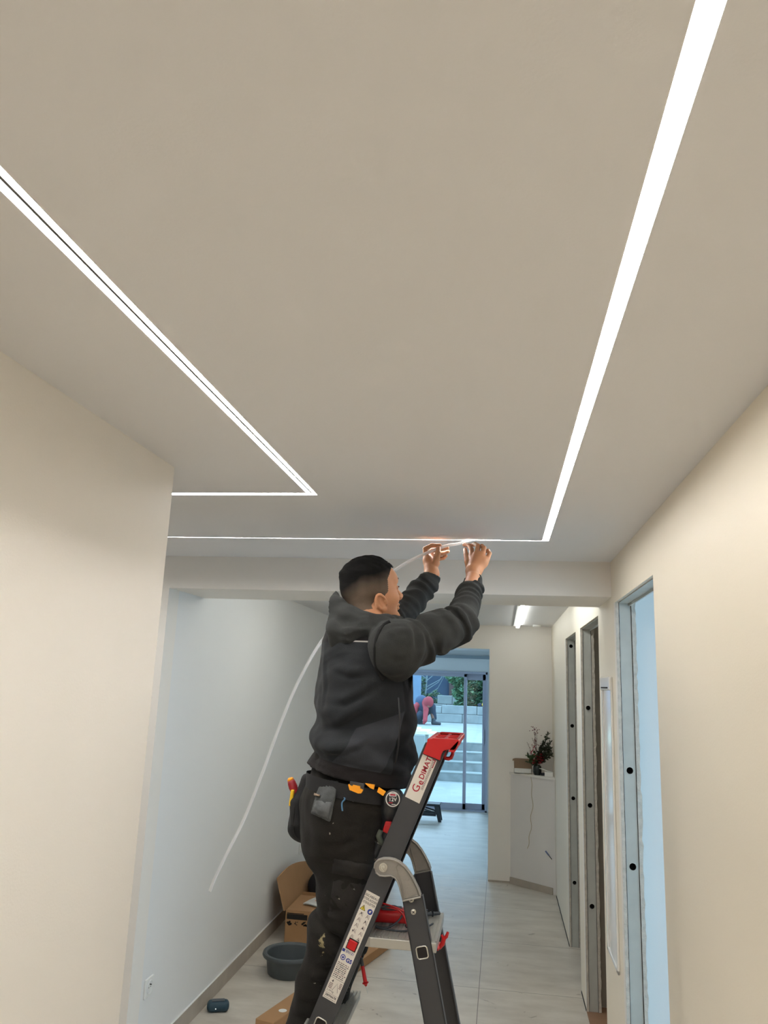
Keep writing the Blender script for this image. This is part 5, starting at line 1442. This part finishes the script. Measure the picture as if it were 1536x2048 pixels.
mb.tube(spl([(xm-.08,2.47,zP+.02),(xm-.09,2.44,zP+.06),(xm-.04,2.43,zP+.055),(xm+.01,2.44,zP+.060),(xm+.03,2.47,zP+.03),(xm+.0,2.43,zP+.006),(xm-.04,2.42,zP+.006),(xm-.02,2.41,zP+.005),(xm+.06,2.42,zP+.005),(xm+.09,2.46,zP+.05),(xm+.05,2.48,zP+.055),(xm+.10,2.52,zP+.035)]),.0028,8,mi=0)
mb.tube(spl([(xm+.085,2.44,zP+.045),(xm+.045,2.43,zP+.012),(xm+.09,2.44,zP+.004),(xm+.12,2.50,zP+.005)]),.0026,8,mi=0)
mb.build('black_lead',M_blk,t,smooth=True)
mb=MB(); mb.tube(spl([(xm-.06,2.48,zP+.04),(xm-.03,2.44,zP+.065),(xm+.05,2.43,zP+.045),(xm+.055,2.42,zP+.01),(xm+.02,2.44,zP+.05),(xm-.09,2.42,zP+.06),(xm-.10,2.42,zP+.03),(at(704,1862,2.42).x,2.42,zP+.012),tuple(at(702,1890,2.42)),tuple(at(714,1908,2.42)),tuple(at(722,1915,2.42))]),.0026,8); mb.build('red_lead',M_red,t,smooth=True)
mb=MB(); a=at(722,1914,2.42); b=at(732,1972,2.42); 
mb.tube([a,a.lerp(b,.3)],[.0042,.005],10,mi=1); mb.tube([a.lerp(b,.3),a.lerp(b,.88)],[.0052,.0062],10); mb.tube([a.lerp(b,.86),a.lerp(b,.88),a.lerp(b,.90),a.lerp(b,.92)],[.006,.0095,.0095,.006],12); mb.tube([a.lerp(b,.92),b],[.006,.003],10); mb.tube([b,at(734.5,1986,2.42)],[.0012,.0005],6,mi=2)
mb.build('red_probe',[M_red,M_blk,M_screw],t,smooth=True,angle=50)
mb=MB(); a=Vector((at(850,1833,2.58).x,2.575,zP+.008)); b=Vector((at(880,1829,2.61).x,2.60,zP+.008))
mb.tube([a,b],[.0065,.005],10); mb.tube([a.lerp(b,.45),a.lerp(b,.5),a.lerp(b,.55)],[.006,.010,.006],10); mb.tube([b,b+(b-a)*.25],[.0012,.0005],6,mi=1); mb.build('black_probe',[M_blk,M_screw],t,smooth=True,angle=50)

# flexible white cover strip held up by the worker
pts=[(1000,1085.5,3.000),(950,1086,2.998),(915,1088.5,2.985),(896,1091,2.972),(872,1099,2.950),(850,1108,2.925),(820,1122,2.915),(785,1144,2.905),(745,1172,2.905),(700,1215,2.91),(665,1258,2.92),(640,1288,2.93),(612,1335,2.95),(585,1390,2.97),(555,1465,3.0),(522,1555,3.03),(488,1640,3.06),(452,1712,3.09),(430,1757,3.1),(420,1783,3.1)]
P=[at(x,y,Y) for x,y,Y in pts]
P[0].z=P[1].z=H+.003; 
sp=spl(P,6)
M_opal=mat('opal_silicone',(252,251,250),.35,spec=.5);
nt=M_opal.node_tree; b_=nt.nodes['Principled BSDF']; o_=nt.nodes['Material Output']; tl_=nt.nodes.new('ShaderNodeBsdfTranslucent'); tl_.inputs[0].default_value=(.98,.98,.98,1)
mx=nt.nodes.new('ShaderNodeMixShader'); mx.inputs[0].default_value=.5; nt.links.new(b_.outputs[0],mx.inputs[1]); nt.links.new(tl_.outputs[0],mx.inputs[2]); nt.links.new(mx.outputs[0],o_.inputs[0])
mb=MB(); wv=.0060; vs=[];fs=[]
for i,p in enumerate(sp):
    t_=(sp[min(i+1,len(sp)-1)]-sp[max(i-1,0)]).normalized(); n_=Vector((0,-1,.7)); n_=(n_-t_*n_.dot(t_)).normalized(); b_2=t_.cross(n_)
    # shallow U section
    for (u,v) in ((-1,.0035),(-1,-.001),(1,-.001),(1,.0035),(.72,.0035),(.72,.0008),(-.72,.0008),(-.72,.0035)): vs.append(p+b_2*u*wv+n_*v)
m8=8
for i in range(len(sp)-1):
    for k in range(m8): fs.append((i*m8+k,i*m8+(k+1)%m8,(i+1)*m8+(k+1)%m8,(i+1)*m8+k))
mb.add(vs,fs)
tag(mb.build('cover_strip',M_opal),'long flexible white cover strip curving down from the worker\'s hands past his head','cover strip')

# tool belt, pouches and tools worn by the worker
def wp(px,py,Y): return at(px,py,Y)
tb=[]
for k in range(28):
    w=2*math.pi*k/28; c=Vector(A(700,1574,2.50)); tb.append(c+Vector(FB)*.139*math.cos(w)+Vector(LB)*.172*math.sin(w)+Vector((0,0,-.020*math.cos(w))))
mb=MB(); n=len(tb); vs=[]
for p in tb: vs+= [p+Vector((0,0,.022)),p-Vector((0,0,.022))]
mb.add(vs,[(2*i,2*i+1,(2*i+3)%(2*n),(2*i+2)%(2*n)) for i in range(n)])
mb.build('belt',mat('belt_webbing',(24,24,26),.85,bump=.5,bscale=500),person,smooth=True)
M_or=mat('orange_plastic',(246,160,20),.4)
def slab_px(mb,pts,Y,ext,mi=0):
    q=[at(x,y,Y) for x,y in pts]; mb.prism(q,(0,ext,0),mi)
mb=MB(); slab_px(mb,[(696,1569),(704,1573),(706,1570),(720,1573),(720,1577),(726,1580),(722,1587),(716,1587),(699,1580)],2.265,.015)
bk=mb.build('belt_buckle',M_or,person)
mb=MB()
slab_px(mb,[(730,1567),(749,1570),(747,1579),(740,1576)],2.27,.01); slab_px(mb,[(757,1575),(771,1584),(766,1592),(754,1584)],2.27,.01); mb.build('orange_strap_marks',M_or,person)
# black frame of clip behind the buckle
mb=MB(); slab_px(mb,[(700,1563),(728,1568),(727,1580),(700,1572)],2.272,.012); mb.build('belt_clip',M_blk,person)
# blue wire clip on trouser loop
mb=MB(); mb.tube(spl([surf(686,1594,2.3,.006),surf(690,1598,2.3,.010),surf(684,1606,2.3,.007),surf(685,1622,2.3,.006)]),.0024,7); tag(mb.build('pen_clip',mat('blue_pen',(74,120,156),.4),smooth=True),'small blue and silver pen clipped on the trouser seat','pen')
# tool pouch behind the hip
M_pouch=mat('pouch_nylon',(30,30,31),.8,bump=.6,bscale=380,var=.25,vscale=20)
t=thing('tool_pouch','black nylon tool pouch hanging behind the left of the worker\'s hip','tool pouch',tuple(at(600,1680,2.55)))
fp=Field(np.array(at(590,1690,2.44))-[.05,.04,.03],np.array(at(625,1540,2.68))+[.06,.05,.03],.005)
fp.cone(A(600,1600,2.54),A(600,1655,2.54),.028,.040,.02); fp.cone(A(615,1560,2.54),A(602,1610,2.54),.020,.030,.02); fp.cone(A(600,1650,2.58),A(618,1660,2.56),.036,.04,.03); fp.cone(A(592,1605,2.51),A(594,1645,2.51),.020,.022,.01); fp.cone(A(592,1605,2.58),A(594,1645,2.58),.020,.022,.01)
sl,X,Y,Z=fp.sub(fp.lo,fp.lo+fp.n*fp.h); fp.d-=.0022*snoise(X,Y,Z,90,77,6)
field_object('pouch_body',fp,M_pouch,t)
mb=MB(); mb.tube(spl([A(589,1612,2.49),A(587,1640,2.49),A(590,1668,2.50),A(604,1682,2.52)]),.003,7); mb.build('binding',mat('binding_black',(16,16,17),.7),t,smooth=True)
# screwdriver in it
t=thing('screwdriver','red screwdriver with yellow cap sticking out of the tool pouch','screwdriver',tuple(at(592,1590,2.53)))
a=at(580,1556,2.53); b=at(594,1596,2.53); d_=(b-a)
prof=lambda tab:[(a+d_*s) for s,_ in tab]
tab=[(.10,.011),(.25,.0135),(.45,.0145),(.7,.012),(.9,.010),(1.0,.008)]
mb=MB(); mb.tube([a+d_*s for s,_ in tab],[r_ for _,r_ in tab],16); h=mb.build('handle',mat('driver_red',(150,28,36),.4),t,smooth=True)
mb=MB(); mb.tube([a-d_*.02,a+d_*.03,a+d_*.12],[.006,.0095,.0115],16); mb.build('handle_cap',M_or,t,smooth=True)
text_mb=MB(); q=a+d_*.55+Vector((0,-.0150,0)); xd=d_.normalized(); zd=Vector((0,-1,0)); yd=zd.cross(xd)
mb=MB(); mb.tube([b,b+d_*.7],.0025,8); mb.build('shaft',M_screw,t)
mb=MB(); mb.obox(at(583.5,1596,2.505),(.011,.014,.05),Matrix.Rotation(.08,3,'Y'),.003); tag(mb.build('folding_rule',mat('rule_yellow',(236,190,28),.45)),'yellow tool end standing in the pouch below the screwdriver','tool')
# cordless driver on the belt
t=thing('cordless_driver','black and red cordless drill driver hanging at the worker\'s hip beside the ladder rail','drill',tuple(at(775,1650,2.40)))
M_dr=mat('driver_black',(34,36,38),.5,bump=.2,bscale=300); M_gr=mat('driver_green_grey',(64,70,60),.6)
fd=Field(A(735,1730,2.36)-[.06,.07,.04],A(815,1570,2.44)+[.05,.07,.04],.004)
fd.chain([A(786,1597,2.41),A(783,1620,2.41)],[.034,.034],.01); fd.chain([A(783,1622,2.41),A(779,1650,2.42),A(772,1675,2.42),A(762,1690,2.42)],[.027,.022,.026,.026],.012)
field_object('body',fd,M_dr,t)
mb=MB(); c=A(786,1598,2.369); mb.lathe([(.0265,0),(.0265,.003),(.0235,.004),(.0,.0042)],c,32,(0,-1,.08)); e=mb.build('battery_end',mat('battery_black',(28,28,30),.5),t,smooth=True,angle=30)
mb=MB(); cc=Vector(c)+Vector((0,-.0046,0)); mb.lathe([(.0215,0),(.0185,.0004)],cc,32,(0,-1,.08),mi=0)
text_into(mb,'12V',cc+Vector((0,-.0004,-.001)),(1,0,.05),(-.05,0,1),.0150,0,.02,'CENTER'); mb.obox(cc+Vector((0,-.001,.0125)),(.022,.001,.009),Matrix.Identity(3),.0004,mi=0); mb.obox(cc+Vector((0,-.0016,.0125)),(.016,.0006,.0045),Matrix.Identity(3),mi=1); mb.obox(cc+Vector((-.006,-.001,-.010)),(.012,.0006,.0028),Matrix.Identity(3),mi=1)
mb.obox(cc+Vector((.003,-.001,-.0145)),(.012,.0006,.0018),Matrix.Identity(3),mi=0)
mb.build('printed_marks',[mat('pale_print',(214,212,206),.5),M_stk_red],e)
mb=MB(); mb.obox(A(775,1655,2.385),(.022,.018,.030),Matrix.Rotation(.3,3,'Y'),.004); mb.obox(A(777,1647,2.38),(.018,.012,.012),Matrix.Identity(3),.002); mb.build('trigger',M_red,t)
mb=MB(); mb.tube([A(762,1660,2.375),A(757,1672,2.375),A(762,1684,2.375),A(768,1690,2.375)],[.007,.009,.009,.006],10); mb.build('grip_band',M_gr,t,smooth=True)
mb=MB(); a=A(762,1686,2.40); b=A(749,1715,2.40); a=Vector(a);b=Vector(b)
mb.tube([a,a.lerp(b,.12),a.lerp(b,.14),a.lerp(b,.8),a.lerp(b,.82),b],[.019,.019,.0155,.013,.009,.008],18,mi=0); mb.tube([b,b+(b-a)*.18],[.0075,.006],12,mi=1); mb.build('chuck',[M_dr,M_screw],t,smooth=True,angle=40)
mb=MB(); mb.tube([a.lerp(b,-.02),a.lerp(b,.02)],.0205,20); mb.build('collar_ring',M_screw,t,smooth=True,angle=40)
mb=MB(); e0=b+(b-a)*.18; e1=Vector(at(732,1741,2.40)); mb.tube([e0,e0.lerp(e1,.45)],.0035,8,mi=0); mb.tube([e0.lerp(e1,.45),e0.lerp(e1,.85)],.0036,8,mi=1); mb.tube([e0.lerp(e1,.85),e1],.0026,8,mi=2); mb.build('bit',[M_blk,mat('green_sleeve',(52,150,96),.4),M_screw],t,smooth=True)

# crouching worker on the patio outside
t=bpy.data.objects.new('person',None); COL.objects.link(t); pf=(-2.10,21.7,.652); t.location=pf; t['_o']=pf
tag(t,'crouching person in a red hooded top bending to the ground on the patio outside','person')
B=lambda px,py,Y=21.7: np.array(at(px,py,Y))
fo=Field((-2.85,21.2,.62),(-1.45,22.3,1.55),.014)
hdc=B(857,1407,21.45)
fo.ell(hdc,(.09,.09,.11),None,.02); fo.cone(hdc,B(846,1404,21.8),.06,.09,.03)
fo.cone(B(849,1407,21.65),B(850,1438,21.35),.05,.04,.03); fo.cone(B(836,1408,21.75),B(829,1440,21.5),.05,.04,.03)
fo.cone(B(843,1404,21.8),B(842,1430,21.9),.15,.14,.05)
for q0,q1,q2 in (((846,1428,21.9),(864,1415,21.6),(868,1444,21.7)),((840,1428,21.9),(842,1430,21.5),(838,1446,21.7))):
    fo.chain([B(*q0),B(*q1),B(*q2)],[.10,.08,.05],.03)
field_object('body',fo,mat('skin_far',(150,110,92),.6),t)
fo=Field((-2.95,21.1,.62),(-1.45,22.3,1.62),.013)
fo.ell(hdc+np.array([0,.03,.04]),(.135,.14,.15),None,.03); fo.cone(hdc+[0,.1,0],B(847,1402,21.8),.11,.12,.04)
fo.chain([B(850,1406,21.65),B(852,1420,21.40),B(850,1441,21.25)],[.085,.070,.060],.03)
fo.chain([B(839,1406,21.75),B(831,1414,21.6),B(829,1440,21.5)],[.085,.075,.06],.03)
fo.cone(B(851,1440,21.25),B(848,1446,21.25),.045,.035,.02)
field_object('hooded_top',fo,mat('red_fleece',(150,56,62),.9,var=.15,bump=.4,bscale=20),t)
fo=Field((-2.75,21.3,.9),(-1.75,22.3,1.62),.013)
fo.cone(B(843,1403,21.78),B(842,1428,21.85),.175,.165,.05); fo.d[:]=fo.d
field_object('vest',fo,mat('slate_vest',(60,76,100),.85),t)
fo=Field((-2.75,21.2,.64),(-1.4,22.3,1.3),.013)
fo.chain([B(848,1426,21.9),B(864,1414,21.6),B(868,1436,21.7)],[.13,.095,.075],.04); fo.chain([B(840,1426,21.9),B(841,1430,21.5),B(837,1446,21.75)],[.14,.10,.08],.04)
field_object('trousers',fo,mat('dark_blue_trousers',(38,48,64),.9,var=.2),t)
for q in ((872,1446.5,21.65),(838,1447,21.7)):
    fo=Field(B(*q)-[.3,.2,.12],B(*q)+[.3,.2,.14],.013); c=B(*q); c[2]=.70; fo.cone(c+[-.08,0,0],c+[.10,-.05,-.01],.055,.045,.02); fo.cone(c+[-.07,0,0],c+[-.07,0,.08],.05,.06,.02); field_object('boot',fo,M_blk,t)
